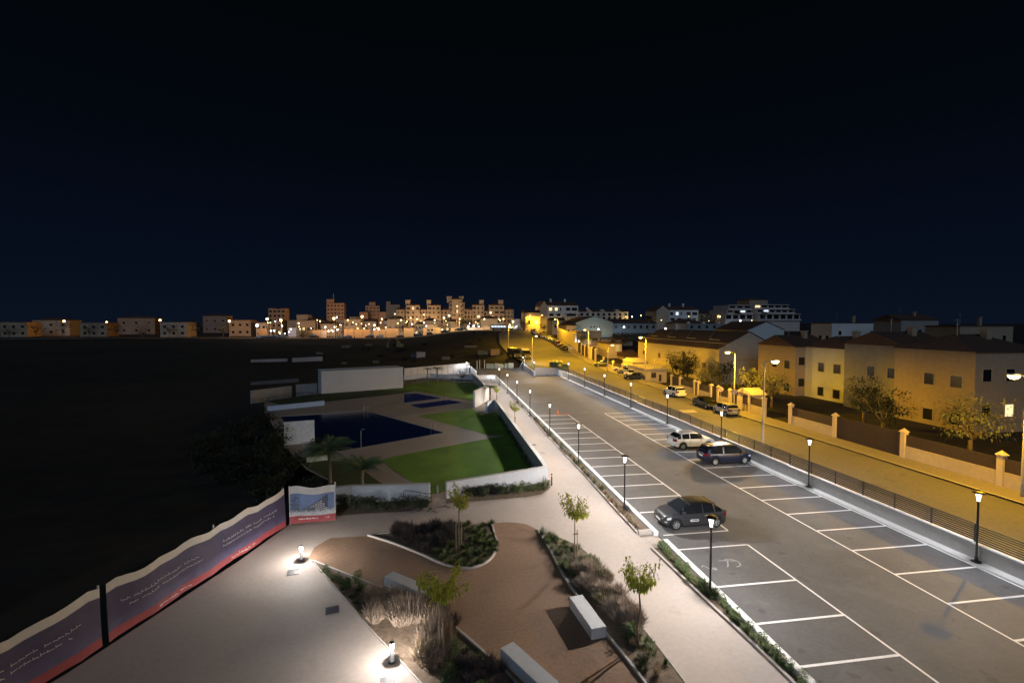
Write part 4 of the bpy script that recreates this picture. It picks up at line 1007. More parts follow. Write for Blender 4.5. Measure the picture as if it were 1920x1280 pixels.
def make_car(name, label, cat, loc, rotz, P_, paint, rim=RIMM, spokes=5, roof=None, detail=True, group=None, extra=None):
    t = thing(name, label, cat, loc, rotz, group); c = car_meshes(*P_[:13], detail=detail, **(P_[13] if len(P_) > 13 else {}))
    L, Wd, H, belt, hood, x_ws, x_rs, x_re, x_tail, tailz, wb0, wb1, r = P_[:13]; hl = L/2
    c['body'].build('body', paint, t, True); c['side_glass'].build('side_glass', GLASSD, t, True)
    c['windscreen'].build('windscreen', GLASSD, t, True); c['rear_window'].build('rear_window', GLASSD, t, True)
    c['lower_trim'].build('lower_trim', DARKM, t, True)
    for x in (wb0, wb1):
        for s_ in (-1, 1): wheel_parts(r, .21, spokes, t, x, s_*(Wd/2-.12), s_, rim)
    top, wid = c['top'], c['wid']
    for s_ in (-1, 1):
        # lamps wrapped on corners
        b = MB(); xa, xb = hl-.42, hl-.03
        pts = [(xa, wid(xa)*.99), ((xa+xb)/2, wid((xa+xb)/2)*.985), (xb, wid(xb)*.93), (xb+.02, wid(xb)*.6)]
        zt_, zb_ = hood-.20, hood-.34
        vs = [(x, s_*(y+.012), zt_-.06*i) for i, (x, y) in enumerate(pts)]+[(x, s_*(y+.014), zb_-.04*i) for i, (x, y) in enumerate(pts)]+[(x-.12, s_*(y-.12), zb_) for x, y in pts]
        b.add(vs, [(i, i+1, 5+i, 4+i) for i in range(3)]+[(4+i, 5+i, 9+i, 8+i) for i in range(3)]+[(i, 4+i, 8+i) for i in (0, 3)]); b.build('headlight', HEADL, t)
        b = MB(); xa, xb = -hl+.24, -hl+.0
        pts = [(xa, wid(xa)*1.0), (-hl+.1, wid(-hl+.1)*1.0), (xb, wid(xb)*.99), (xb-.012, wid(xb)*.66)]
        zt_ = tailz-.05; zb_ = tailz-.30
        vs = [(x, s_*(y+.012), zt_) for x, y in pts]+[(x, s_*(y+.014), zb_) for x, y in pts]+[(x+.12, s_*(y-.12), zb_) for x, y in pts]
        b.add(vs, [(i, i+1, 5+i, 4+i) for i in range(3)]+[(4+i, 5+i, 9+i, 8+i) for i in range(3)]); b.build('tail_light', TAILL, t)
        if detail:
            b = MB(); b.box(x_ws-.38, x_ws-.20, s_*(Wd/2+.02)-.09, s_*(Wd/2+.02)+.09, belt-.03, belt+.11); b.build('mirror', paint, t)
            b = MB()
            for xx in ((x_rs+x_re)/2+.15, (x_rs+x_re)/2-.75): b.box(xx, xx+.18, s_*(Wd/2-.005)-.015, s_*(Wd/2-.005)+.015, belt-.13, belt-.10)
            b.build('door_handle', paint, t)
            b = MB()
            for xx in (x_ws-.42, (x_rs+x_re)/2-.05, x_tail+.75): b.box(xx, xx+.012, s_*(Wd/2+.001)-.004, s_*(Wd/2+.001)+.004, .38, belt-.02)
            b.build('door_seam', RUBBER, t)
    for s_ in (1, -1):
        b = MB(); b.box(s_*hl-.0 if s_ > 0 else -hl-.02, s_*hl+.02 if s_ > 0 else -hl, -.26, .26, .42 if s_ > 0 else tailz-.42, .53 if s_ > 0 else tailz-.31); b.build('number_plate', PLATE, t)
    b = MB(); b.box(hl-.05, hl+.006, -.42, .42, .30, .40); b.box(hl-.1, hl+.0, -.36, .36, .56, hood-.40 if hood-.40 > .58 else .6); b.build('grille', RUBBER, t)
    if detail:
        b = MB()
        b.bar((x_re-.02, -Wd*.30, top(x_re)-.0), (x_re-.02, Wd*.30, top(x_re)-.0), .22, .03); b.build('spoiler', roof or paint, t)
    if roof:
        b = MB(); vv = []; n = 10
        for i in range(n+1):
            x = x_re+.02+(x_rs-x_re-.06)*i/n; 
            for yy in (-.76, -.62, -.3, 0, .3, .62, .76): vv.append((x, yy*Wd/2, top(x)+.008-(.0 if abs(yy) < .4 else .006 if abs(yy) < .7 else .05)))
        b.add(vv, [(i*7+j, i*7+j+1, (i+1)*7+j+1, (i+1)*7+j) for i in range(n) for j in range(6)]); b.build('roof_panel', roof, t, True)
    if extra: extra(t)
    return t
def paint(name, col, rough=.34, metal=.0): return mat(name, col, rough, .0, metal=metal, coat=.25, spec=.4)
#            L    W    H    belt hood x_ws x_rs x_re  x_tail tailz wb0   wb1  r
HATCH = (4.0, 1.75, 1.49, .97, .99, 1.10, .34, -1.12, -1.84, .98, -1.27, 1.27, .33, {'gtaper': .74})
MPV = (4.40, 1.82, 1.66, 1.02, 1.02, 1.35, .62, -1.72, -2.06, 1.10, -1.36, 1.38, .33)
CROSS = (4.30, 1.80, 1.60, 1.06, 1.06, 1.00, .30, -1.35, -1.95, 1.12, -1.30, 1.32, .36)
SUV = (4.40, 1.84, 1.66, 1.06, 1.08, 1.00, .34, -1.60, -2.02, 1.12, -1.32, 1.34, .36)
SEDAN = (4.45, 1.78, 1.45, .94, .96, .95, .25, -1.10, -1.70, 1.02, -1.36, 1.36, .32)
SMALL = (3.70, 1.66, 1.50, .95, .97, 1.05, .45, -1.25, -1.70, 1.00, -1.17, 1.17, .30)
def ex_grey(t):
    for s_ in (-1, 1):
        b = MB(); y = s_*.885
        for x0, x1, z0_, z1_ in ((-.10, .38, .50, .53), (-.10, .38, .59, .62), (-.13, -.09, .52, .60), (.37, .41, .52, .60)): b.box(x0, x1, min(y, y+s_*.012), max(y, y+s_*.012), z0_, z1_)
        b.build('door_bump_trim', PLATE, t)
    b = MB()
    for s_ in (-1, 1):
        b.bar((1.97, 0, .82), (1.90, s_*.5, .80), .02, .03); b.bar((1.98, 0, .76), (1.92, s_*.5, .74), .02, .03)
    b.bar((2.0, -.12, .76), (2.0, 0, .86), .02, .03); b.bar((2.0, .12, .76), (2.0, 0, .86), .02, .03); b.build('chevron_badge', CHROME, t)
    for s_ in (-1, 1):
        b = MB(); b.bar((1.93, s_*.55, .50), (1.80, s_*.76, .50), .10, .05); b.build('fog_light', HEADL, t)
YG = 26.1
CAR1 = make_car('parked_car', 'dark grey hatchback with black roof parked nose-in at the low white wall', 'car', (14.85, 26.25, 0), math.pi, HATCH, paint('grey_paint', (.030, .030, .035)), RIMM, 7, mat('black_roof', (.006, .006, .007), .6, 0, spec=.15), extra=ex_grey)
def ex_navy(t):
    b = MB(); b.box(-2.22, -2.20, -.5, .5, .86, .90); b.build('chrome_strip', CHROME, t)
CAR2 = make_car('parked_car', 'dark navy blue people carrier parked beside a silver crossover', 'car', (24.45, 37.55, 0), 0, MPV, paint('navy_paint', (.004, .007, .024)), RIMM, 12, extra=ex_navy)
CAR3 = make_car('parked_car', 'silver crossover with grey roof partly hidden by the blue people carrier', 'car', (24.15, 42.55, 0), 0, CROSS, paint('silver_paint', (.50, .51, .50)), RIMM, 5, paint('dark_roof', (.16, .16, .17)))
Z0 = .72
SA = math.pi/2
CARW = make_car('parked_car', 'white SUV parked alone on the yellow-lit street by the garden wall', 'car', (36.05, 68.7, Z0), SA+.05, SUV, paint('white_paint', (.66, .66, .65), .3, 0), RIMM, 5)
CARB = make_car('parked_car', 'black saloon parked on the street in front of the dark gate', 'car', (35.5, 58.8, Z0), SA+math.pi, SEDAN, paint('black_paint', (.010, .010, .011)), RIMM, 7)
CARS = make_car('parked_car', 'small grey hatchback on the street behind the black saloon', 'car', (35.3, 54.0, Z0), SA, SMALL, paint('light_grey_paint', (.28, .28, .30)), RIMM, 7)
def recolour(o, m):
    for ch in COL.objects:
        if ch.parent == o and ch.name.split('.')[0] in ('body', 'mirror', 'door_handle', 'spoiler'):
            ch.material_slots[0].link = 'OBJECT'; ch.material_slots[0].material = m
WPT = MATS['white_paint']; BPT = MATS['black_paint']; GPT = MATS['light_grey_paint']; RPT = paint('dark_red_paint', (.09, .012, .012)); BLP = paint('blue_paint', (.02, .04, .12))
gr = 'cars parked askew on the street below the small houses'
for i, (px, py, src, m, rz, lb) in enumerate([(1192, 713, CARB, BPT, 2.6, 'black car nearest the camera in the angled group by the houses'), (1186, 707, CARS, WPT, 2.65, 'white hatchback second in the angled group by the houses'),
        (1177, 702, CARW, GPT, 2.7, 'grey car in the middle of the angled group by the houses'), (1166, 697, CARS, WPT, 2.75, 'white car farthest in the angled group by the houses'), (1130, 688, CARW, BPT, 3.0, 'dark pickup-like car beside the thin street lamp at the small houses')]):
    g = gs(px, py); o = copy_tree(src, (g[0]+.4, g[1]+1, zs(g[1])+.03), rz, lb, gr); recolour(o, m)
cl = [(1060, 656), (1052, 652.5), (1044, 649), (1037, 645), (1031, 641), (1025, 638.5), (1019, 636), (1014, 633), (1009, 630.5), (1005, 628), (1001, 626), (996, 624.5)]
pts = [BPT, BPT, RPT, BPT, GPT, WPT, GPT, WPT, RPT, GPT, WPT, BPT]; srcs = [CARB, CARS, CARW, CARB, CARS, CARW, CARS, CARB, CARW, CARS, CARW, CARS]
for i in range(16):
    Y = 148+i*5.3; px = None; X = itp(Y, RIGHTE)-1.4
    o = copy_tree(srcs[i % 12], (X, Y, zs(Y)+.03), SA+R.uniform(-.06, .06), 'car %s in the line parked up the sloping street' % (['nearest the camera', 'second', 'third', 'fourth', 'fifth', 'sixth', 'seventh', 'eighth', 'ninth', 'tenth', 'eleventh', 'twelfth', 'thirteenth', 'fourteenth', 'fifteenth', 'farthest'][i]), 'cars lined up the sloping street')
    recolour(o, pts[i % 12])

# ------------------------------------------------------------ sodium street lamps
SOD = (1.0, .53, .015)
SODG = glow('sodium_glass', (1.0, .72, .20), 9)
POLEM = mat('street_pole', (.42, .40, .37), .6, .1, 6)
def make_street_lamp():
    t = thing('street_lamp', '', 'street lamp')
    b = MB(); b.tube([(0, 0, 0), (0, 0, 1.0), (0, 0, 7.9)], [.11, .10, .06], 10); b.build('pole', POLEM, t, True)
    b = MB(); b.tube([(0, 0, 7.85), (-.35, 0, 8.02), (-.75, 0, 8.06)], [.05, .04, .04], 8)
    b.box(-1.35, -.65, -.16, .16, 8.03, 8.14); b.build('lamp_head', POLEM, t)
    b = MB(); b.lathe([(.30, 8.03), (.29, 7.92), (.19, 7.80), (0, 7.75)], 12, (-1.05, 0, 0)); b.build('lamp_bowl', SODG, t, True)
    return t
SL = make_street_lamp(); SLF = [True]
def slamp(x, y, z, rotz, label, power, group, light=True, h=1.0, back=.75):
    if abs(rotz) > 1: back = .12
    o = SL if SLF[0] else copy_tree(SL); SLF[0] = False
    o.location = (x, y, z); o.rotation_euler.z = rotz; o.scale = (1, 1, h); o['label'] = label; o['group'] = group
    if light: point('lamp_light', (-1.05, 0, 7.6), power*1.12, SOD, .15, parent=o, opt=dict(k=1.1, cap=2.4, up=.02, lo=-.04, hi=.24, back=back))
    return o
SGR = 'yellow street lamps along the street'
for i, (px, X, lab) in enumerate([(1379, 37.5, 'yellow street lamp beside the round signs and the garden pillars'), (1211, 38.2, 'yellow street lamp in front of the far end of the long warehouse'),
                          (1103.5, 39.6, 'yellow street lamp above the small yellow houses on the slope'), (1046, 42.4, 'yellow street lamp over the line of parked cars')]):
    Y = YX(px, X)
    top_ = [660, 632, 618, 598][i]; hz = at(px, top_, Y)[2]-zs(Y)
    slamp(X, Y, zs(Y)+.1, 0, lab, [4200, 3600, 4200, 5200][i], SGR, True, hz/8.1)
Y = YX(1140, 37.4); hz = at(1140, 646, Y)[2]-zs(Y); slamp(37.4, Y, zs(Y), math.pi, 'shorter yellow street lamp among the angled parked cars', 2500, SGR, True, hz/8.1)
Y = 119; X = at(998, 640, Y)[0]; hz = at(998, 629, Y)[2]-zs(Y); slamp(X, Y, zs(Y), math.pi, 'yellow street lamp rising at the car park entrance', 4200, SGR, True, hz/8.1)
Y = 150; X = at(953, 640, Y)[0]; hz = at(953, 611, Y)[2]-3.3; slamp(X, Y, 3.1, math.pi, 'yellow street lamp on the dirt embankment', 4200, SGR, True, hz/8.1)
slamp(28.2, YX(1439, 28.2)+.3, .8, math.pi, 'street lamp at the right edge with its grey pole beside the railing', 750, SGR, True, 1.0)
slamp(37.5, 25, .8, 0, 'street lamp near the street at the far right of the view', 3200, SGR)
for i, (px, py, Y) in enumerate([(1012.5, 590, 232), (990, 591, 240)]):
    X, _, z = at(px, py, Y); slamp(X, Y, z-8.1, math.pi, ['yellow street lamp in front of the yellow gable end', 'yellow street lamp left of the gabled building porch'][i], 5200, SGR, True, 1)

# ------------------------------------------------------------ boundary walls with pillars and gates along the street
def wxy(px):  # wall line
    X = 38.9
    for i in range(20):
        Y = YX(px, X); X = itp(Y, RIGHTE)+2.35
    return X, YX(px, X)
GWALL = two_scale(mat('garden_wall_paint', (.50, .42, .32), .9, .08, 3), .2, .1)
PIL = mat('pillar_paint', (.60, .50, .40), .9, .08, 4)
def property_wall(pxs, label, kinds, zb=0.0, hw=1.05, hp=2.2):
    """pxs: pillar columns; kinds between pillars: 'rail' low wall+dark sheet, 'gate' full dark gate, 'wall' full wall"""
    pts = [wxy(p) if isinstance(p, (int, float)) and p > 200 else (itp(p, RIGHTE)+2.35, p) for p in pxs]
    t = thing('boundary_wall', label, 'wall', (pts[0][0], pts[0][1], 0)); o = pts[0]
    L = [(x-o[0], y-o[1]) for x, y in pts]; Z = [zs(y)+.1 for x, y in pts]
    for (x, y), z in zip(L, Z):
        b = MB(); b.box(x-.19, x+.19, y-.19, y+.19, z-1, z+hp); b.build('pillar', PIL, t)
        b = MB(); b.add([(x-.28, y-.28, z+hp), (x+.28, y-.28, z+hp), (x+.28, y+.28, z+hp), (x-.28, y+.28, z+hp), (x, y, z+hp+.32)], [(0, 3, 2, 1), (0, 1, 4), (1, 2, 4), (2, 3, 4), (3, 0, 4)]); b.build('pillar_cap', PIL, t)
    for (a, c, za, zc, k) in zip(L, L[1:], Z, Z[1:], kinds):
        a3 = Vector((a[0], a[1], 0)); c3 = Vector((c[0], c[1], 0)); d = (c3-a3).normalized()*.2; a3 += d; c3 -= d; z_ = min(za, zc)
        if k in ('rail', 'wall'):
            hh = hw if k == 'rail' else hp-.25
            b = MB(); b.bar((a3.x, a3.y, z_+hh/2-.5), (c3.x, c3.y, z_+hh/2-.5), .2, hh+1); b.build('wall_panel', GWALL, t)
        if k == 'rail':
            b = MB(); b.bar((a3.x, a3.y, z_+(hw+hp-.2)/2), (c3.x, c3.y, z_+(hw+hp-.2)/2), .04, hp-.2-hw); b.build('screen_panel', GATE, t)
        if k == 'gate':
            b = MB(); b.bar((a3.x, a3.y, z_+hp/2), (c3.x, c3.y, z_+hp/2), .05, hp-.1); 
            n = int((c3-a3).length/.3)
            for i in range(n):
                q = a3.lerp(c3, (i+.5)/n); b.box(q.x-.05, q.x-.03, q.y-.04, q.y+.04, z_+.1, z_+hp-.05)
            b.build('gate', GATE, t)
    return t
property_wall([1436, 1409, 1390.5], 'garden wall with gabled porch and dark door right of the street lamp', ['rail', 'gate'])
property_wall([1371, 1349, 1336, 1311.5, 1304.5], 'garden wall with five pointed pillars and a tall dark gate behind the black saloon', ['rail', 'gate', 'rail', 'gate'])
property_wall([1304.2-.0, 1277, 1261], 'garden wall with dark screens behind the white SUV', ['rail', 'gate'])
property_wall([1200, 1168, 1150, 1132], 'low yellow garden wall beside the angled parked cars', ['rail', 'rail', 'rail'], hw=.9, hp=1.8)
property_wall([1117, 1110, 1104, 1097, 1090.5, 1084, 1077], 'row of yellow pillars and dark gates climbing the slope', ['gate', 'wall', 'gate', 'gate', 'gate', 'wall'], hp=3.2)
property_wall([8., 13., 20., 27., 34., 41., 47.], 'long garden wall with dark screens at the right side of the street', ['rail', 'gate', 'rail', 'rail', 'gate', 'rail'])
# retaining wall, yellow lit, beside upper cars
b = MB(); b.prism([(44.2, 152), (44.6, 152), (45.4, 178), (45.0, 178)], 2, lambda x, y: 8.2 if y < 160 else 10.2); tag(b.build('retaining_wall', GWALL), 'bright yellow retaining wall beside the line of parked cars', 'wall')
# porch at the first property
x_, y_ = wxy(1399); b = MB(); t = thing('porch', 'small gabled entrance porch in the garden wall right of the lamp', 'porch', (x_+.1, y_, .8))
b.box(-.15, 1.6, -1.6, 1.6, 0, 2.3); b.build('wall', PIL, t)
b = MB(); b.add([(-.4, -1.8, 2.3), (1.8, -1.8, 2.3), (1.8, 1.8, 2.3), (-.4, 1.8, 2.3), (-.4, 0, 3.0), (1.8, 0, 3.0)], [(0, 3, 2, 1), (0, 1, 5, 4), (2, 3, 4, 5), (0, 4, 3), (1, 2, 5)]); b.build('roof', PIL, t)
b = MB(); b.box(-.19, -.15, -.9, .3, .9, 2.0); b.build('door', GATE, t)
# round signs on short posts
for px, py, lb in ((1354, 729, 'round no-parking sign beside the tall dark gate'), (1380, 734, 'round sign on the street lamp beside the pillars')):
    X = 37.3; Y = YX(px, X); z = at(px, py, Y)[2]
    t = thing('round_sign', lb, 'sign', (X-.12, Y-.15, 0)); b = MB()
    n = 20; b.tube([(0, 0, z), (-.03, -.03, z)], .36, n); b.build('disc', mat('sign_white', (.6, .58, .55), .5, 0), t)
    b = MB(); ring = [(.36*math.cos(k*6.2832/24), .36*math.sin(k*6.2832/24)) for k in range(25)]
    for (a, c), (e_, f_) in zip(ring, ring[1:]): b.bar((-.04+a*.7, -.04-a*.7, z+c), (-.04+e_*.7, -.04-e_*.7, z+f_), .05, .05)
    b.bar((-.06-.2, -.06+.2, z+.22), (-.06+.2, -.06-.2, z-.22), .04, .06); b.build('red_ring', mat('sign_red', (.25, .03, .03), .5, 0), t)
    if px < 1360: b = MB(); b.tube([(0, .03, .8), (0, .03, z+.4)], .03, 6); b.build('post', GALV, t)
# ------------------------------------------------------------ generic building
def windows(par, rects, y, m=WIND, lit={}, frame=None, depth=.06, face='y'):
    """rects (x0,x1,z0,z1) on a local front face y (facing -Y) or face 'x' (facing -X, rects give y range)"""
    for i, (a, c, z0_, z1_) in enumerate(rects):
        b = MB()
        if face == 'y': b.box(a, c, y-.02, y+.05, z0_, z1_)
        else: b.box(y-.02, y+.05, a, c, z0_, z1_)
        wobj = b.build('window', lit.get(i, m), par)
        if frame:
            b = MB(); e_ = .07
            for q in ((a-e_, c+e_, z1_, z1_+e_), (a-e_, c+e_, z0_-e_, z0_), (a-e_, a, z0_, z1_), (c, c+e_, z0_, z1_)):
                if face == 'y': b.box(q[0], q[1], y-depth, y+.04, q[2], q[3])
                else: b.box(y-depth, y+.04, q[0], q[1], q[2], q[3])
            b.build('frame', frame, wobj)
def pbld(name, label, cat, px0, px1, pyt, Y, pyb=None, zb=None, m=STUCCO, depth=10, roof='flat', wins=None, lit={}, rm=ROOFT, rh=1.5, group=None, ov=.3, frame=None, par=.0, winm=WIND):
    """building whose front (facing -Y) spans columns px0..px1 at distance Y with its eave at row pyt"""
    x0, _, zt = at(px0, pyt, Y); x1 = at(px1, pyt, Y)[0]
    if zb is None: zb = at(px0, pyb, Y)[2] if pyb else min(ground_z(x0, Y), ground_z(x1, Y))-.5
    w_ = x1-x0; h = zt-zb; t = thing(name, label, cat, (x0, Y, zb), 0, group)
    b = MB(); b.box(0, w_, 0, depth, -2, h)
    if roof == 'gable_front': b.add([(0, 0, h), (w_, 0, h), (w_/2, 0, h+rh), (0, depth, h), (w_, depth, h), (w_/2, depth, h+rh)], [(0, 1, 2), (4, 3, 5)])
    b.build('wall', m, t); b = MB()
    if roof == 'flat': b.box(-.15, w_+.15, -.15, depth+.15, h+.002, h+.25)
    elif roof == 'pitch': b.add([(-ov, -ov, h), (w_+ov, -ov, h), (w_+ov, depth+ov, h), (-ov, depth+ov, h), (-ov, depth/2, h+rh), (w_+ov, depth/2, h+rh)], [(0, 3, 2, 1), (0, 1, 5, 4), (2, 3, 4, 5), (0, 4, 3), (1, 2, 5)])
    elif roof == 'hip': b.add([(-ov, -ov, h), (w_+ov, -ov, h), (w_+ov, depth+ov, h), (-ov, depth+ov, h), (w_*.3, depth/2, h+rh), (w_*.7, depth/2, h+rh)], [(0, 3, 2, 1), (0, 1, 5, 4), (2, 3, 4, 5), (0, 4, 3), (1, 2, 5)])
    elif roof == 'gable_front': b.add([(-ov, -ov, h-.1), (w_/2, -ov, h+rh+.1), (w_/2, depth+ov, h+rh+.1), (-ov, depth+ov, h-.1), (w_+ov, -ov, h-.1), (w_+ov, depth+ov, h-.1)], [(0, 1, 2, 3), (1, 4, 5, 2)])
    if b.v: b.build('roof', rm, t)
    if wins:
        nx_, nz_, ww, wh, zoff = wins; rects = []
        for j in range(nz_):
            for i in range(nx_):
                cx_ = w_*(i+.5)/nx_; cz = zoff+(h-zoff-.6)*(j+.5)/nz_; rects.append((cx_-ww/2, cx_+ww/2, cz-wh/2, cz+wh/2))
        windows(t, rects, 0, winm, lit, frame)
    return t, w_, h, zb
# warehouse
t = thing('warehouse', 'long yellow-lit warehouse with shallow dark roof and grey gable end', 'warehouse', (52, 82, 0))
ez, rz = 7.3, 10.4; W2 = 12.4; Ln = 37
b = MB(); b.add([(0, 0, -1), (W2, 0, -1), (W2, Ln, -1), (0, Ln, -1), (0, 0, ez), (W2, 0, ez), (W2, Ln, ez), (0, Ln, ez), (W2/2, 0, rz), (W2/2, Ln, rz)], [(0, 1, 5, 8, 4), (2, 3, 7, 9, 6), (3, 0, 4, 7), (1, 2, 6, 5)]); b.build('wall', two_scale(mat('warehouse_render', (.46, .40, .32), .9, .1, 1.2), .12, .14), t)
b = MB(); b.add([(-.5, -.25, ez-.12), (W2/2, -.25, rz+.12), (W2/2, Ln+.25, rz+.12), (-.5, Ln+.25, ez-.12), (W2+.5, -.25, ez-.12), (W2+.5, Ln+.25, ez-.12)], [(0, 1, 2, 3), (1, 4, 5, 2)]); b.build('roof', mat('warehouse_roof', (.085, .05, .035), .9, .25, 2), t)
b = MB(); b.bar((1.6, -.25, ez+.92), (1.6, Ln, ez+.92), .25, .08); b.build('roof_flashing', STUCCO, t)
for k in range(4):
    b = MB(); y0 = 4+k*9; b.bar((2.6, y0, ez+1.52), (2.6, y0+3.4, ez+1.52), .35, .1); b.build('skylight', STUCCO, t)
    b = MB(); b.add([(2.6, y0+3.4, ez+1.52), (5.6, y0+6.4, ez+2.98), (5.6, y0+7.0, ez+2.98), (2.6, y0+4.0, ez+1.52)], [(0, 1, 2, 3)]); 
    for i in range(len(b.v)): b.v[i] = (b.v[i][0], b.v[i][1], b.v[i][2]+.03)
    b.build('roof_ridge_trim', mat('roof_trim', (.18, .13, .09), .9, .2, 3), t)
b = MB(); b.box(-.03, 0, .5, Ln-.5, 2.15, 2.3); b.build('wall_band', STUCCO3, t)
b = MB(); b.box(0.2, W2-.2, -.03, 0, 5.0, 5.2); b.build('wall_band', STUCCO3, t)
windows(t, [(12.6, 13.6, 1.2, 6.0), (24.0, 25.2, 3.8, 4.9), (4.4, 5.8, 3.2, 4.2), (33, 34, 4.0, 5.0), (19.6, 20.0, 2.6, 4), (8, 8.5, 4.2, 5.2)], 0, mat('door_brown', (.09, .05, .03), .8, .2, 5), {}, STUCCO, face='x')
windows(t, [(1.0, 1.4, 2.8, 4.2), (2.3, 2.9, 3.6, 4.2), (9.6, 10.0, 3.8, 4.6)], 0, WIND, {2: LITC})
# neighbouring dark roof house right of the warehouse
pbld('house', 'dim grey house with shallow gable behind the right end of the warehouse', 'house', 1402, 1470, 618, 108, zb=2, m=STUCCO2, depth=14, roof='gable_front', rh=2.0)
# small houses on the slope, near street
t, w_, h, zb = pbld('house', 'flat-roofed yellow house with red shutters by the small street lamp', 'house', 1105, 1134, 650, 141, zb=2, m=STUCCO, depth=12, rm=GWALL); windows(t, [(.5, 2.2, .6, 3.0), (2.9, 4.0, 1.2, 2.6)], 0, GATE)
t, w_, h, zb = pbld('house', 'upper yellow house storey with balcony between the street lamps', 'house', 1108, 1165, 639, 150, zb=2, m=GWALL, depth=12, rm=STUCCO); windows(t, [(.4, 2.4, 4.0, 5.1), (2.9, 3.5, 4.0, 5.2), (6.8, 8.2, 2.8, 4.6)], 0, GATE, {}, STUCCO)
b = MB(); b.box(5.5, 10.0, -1.2, 0, 2.2, 2.45); b.box(5.5, 10.0, -1.25, -1.15, 2.45, 3.3); b.build('balcony', STUCCO, t)
t, w_, h, zb = pbld('house', 'yellow house with white window panel right of the balcony house', 'house', 1141, 1166, 645, 132, zb=1, m=GWALL, depth=10, rm=ROOFT); windows(t, [(2.2, 3.4, 2.8, 4.8)], 0, STUCCO2)
pbld('shed', 'lit low shed with broad flat roof over the angled parked cars', 'shed', 1187, 1216, 679, 100, zb=.5, m=STUCCO, depth=6, roof='pitch', rh=.8, rm=STUCCO)
t, w_, h, zb = pbld('house', 'two-level yellow house with terrace frame behind the street kerb', 'house', 1212, 1250, 693, 86, zb=.5, m=GWALL, depth=9, rm=STUCCO); windows(t, [(1, 2, 1.0, 2.0), (2.6, 3.1, .3, 1.6)], 0, GATE)
b = MB()
for a, c in (((1.6, 0, h), (1.6, 0, h+2)), ((4.6, 0, h), (4.6, 0, h+2)), ((1.6, 0, h+2), (4.6, 0, h+2)), ((1.6, 0, h+.9), (4.6, 0, h+.9))): b.bar(a, c, .12, .12)
b.build('terrace_frame', STUCCO, t)
pbld('house', 'yellow house block between the pillar row and the warehouse', 'house', 1168, 1200, 668, 128, zb=1, m=STUCCO3, depth=12, roof='pitch', rh=1.6)
pbld('house', 'dim house with tiled roof above the angled parked cars', 'house', 1150, 1186, 640, 160, zb=2, m=STUCCO3, depth=12, roof='hip', rh=1.6)
t, w_, h, zb = pbld('house', 'wide pale green gabled hall above the yellow houses', 'hall', 1080, 1149, 604, 190, zb=4, m=mat('pale_green_render', (.42, .46, .38), .9, .05, 1), depth=26, roof='gable_front', rh=2.5); windows(t, [(6.2, 6.8, 6.2, 6.8), (7.6, 8.2, 6.2, 6.8)], 0)
pbld('house', 'low yellow house left of the pale green hall', 'house', 1062, 1081, 610, 185, zb=4, m=STUCCO, depth=12, roof='pitch', rh=1.2, wins=(2, 1, .8, 1.2, 3))
pbld('house', 'small yellow house above the retaining wall', 'house', 1035, 1060, 600, 205, zb=5, m=GWALL, depth=10, roof='pitch', rh=1.2, wins=(2, 1, .9, 1.2, 3.5))
pbld('house', 'low yellow flat-roofed house front beside the slope lamp', 'house', 1080, 1128, 622, 170, zb=3, m=GWALL, depth=12, rm=STUCCO)
t, w_, h, zb = pbld('house', 'row of dim grey houses right of the pale green hall', 'house', 1149, 1231, 606, 215, zb=6, m=mat('dim_grey_render', (.20, .22, .24), .9, .08, 1), depth=14, roof='pitch', rh=2.2, wins=(7, 1, 1.1, 1.5, 3))
# gabled white buildings on the hill
def gabled(px0, pxm, px1, pyapex, pyeave, pyface, Y, label, lit, zb):
    x0, _, ze = at(px0, pyeave, Y); xm = at(pxm, pyeave, Y)[0]; x1 = at(px1, pyface, Y)[0]; za = at(px0, pyapex, Y)[2]; zf_ = at(px1, pyface, Y)[2]
    t = thing('gabled_building', label, 'building', (x0, Y, zb)); wg = xm-x0; h = ze-zb; D = wg
    b = MB(); b.add([(0, 0, -1), (wg, 0, -1), (wg, 14, -1), (0, 14, -1), (0, 0, h), (wg, 0, h), (wg, 14, h), (0, 14, h), (wg/2, 0, za-zb), (wg/2, 14, za-zb)], [(0, 1, 5, 8, 4), (2, 3, 7, 9, 6), (3, 0, 4, 7), (1, 2, 6, 5)]); b.build('gable_wall', STUCCO, t)
    b = MB(); b.add([(-.3, -.2, h-.1), (wg/2, -.2, za-zb+.15), (wg/2, 14.2, za-zb+.15), (-.3, 14.2, h-.1), (wg+.3, -.2, h-.1), (wg+.3, 14.2, h-.1)], [(0, 1, 2, 3), (1, 4, 5, 2)]); b.build('roof', ROOFT, t)
    b = MB(); wf = x1-xm; hf = zf_-zb; b.box(wg+.02, wg+wf, .8, 12, -1, hf); b.build('wall', STUCCO2, t)
    b = MB(); b.add([(wg, .5, hf), (wg+wf+.2, .5, hf), (wg+wf+.2, 12.2, hf), (wg, 12.2, hf), (wg, 6.5, hf+2.2), (wg+wf, 6.5, hf+2.2)], [(0, 3, 2, 1), (0, 1, 5, 4), (2, 3, 4, 5), (0, 4, 3), (1, 2, 5)]); b.build('roof', ROOFT, t)
    r_ = [(wg+wf*f0, wg+wf*f1, hf-2.9, hf-1.2) for f0, f1 in ((.05, .15), (.24, .33), (.40, .44), (.60, .74), (.79, .96))]+[(wg+wf*f0, wg+wf*f1, hf-5.9, hf-4.5) for f0, f1 in ((.06, .2), (.3, .42), (.62, .92))]
    windows(t, r_, .8, WIND, lit, STUCCO2)
    for f in (.15, .62): b = MB(); b.box(wg+wf*f, wg+wf*f+.9, 6, 7, hf+1.2, hf+3.6); b.box(wg+wf*f-.1, wg+wf*f+1, 5.9, 7.1, hf+3.6, hf+3.8); b.build('chimney', STUCCO2, t)
    return t
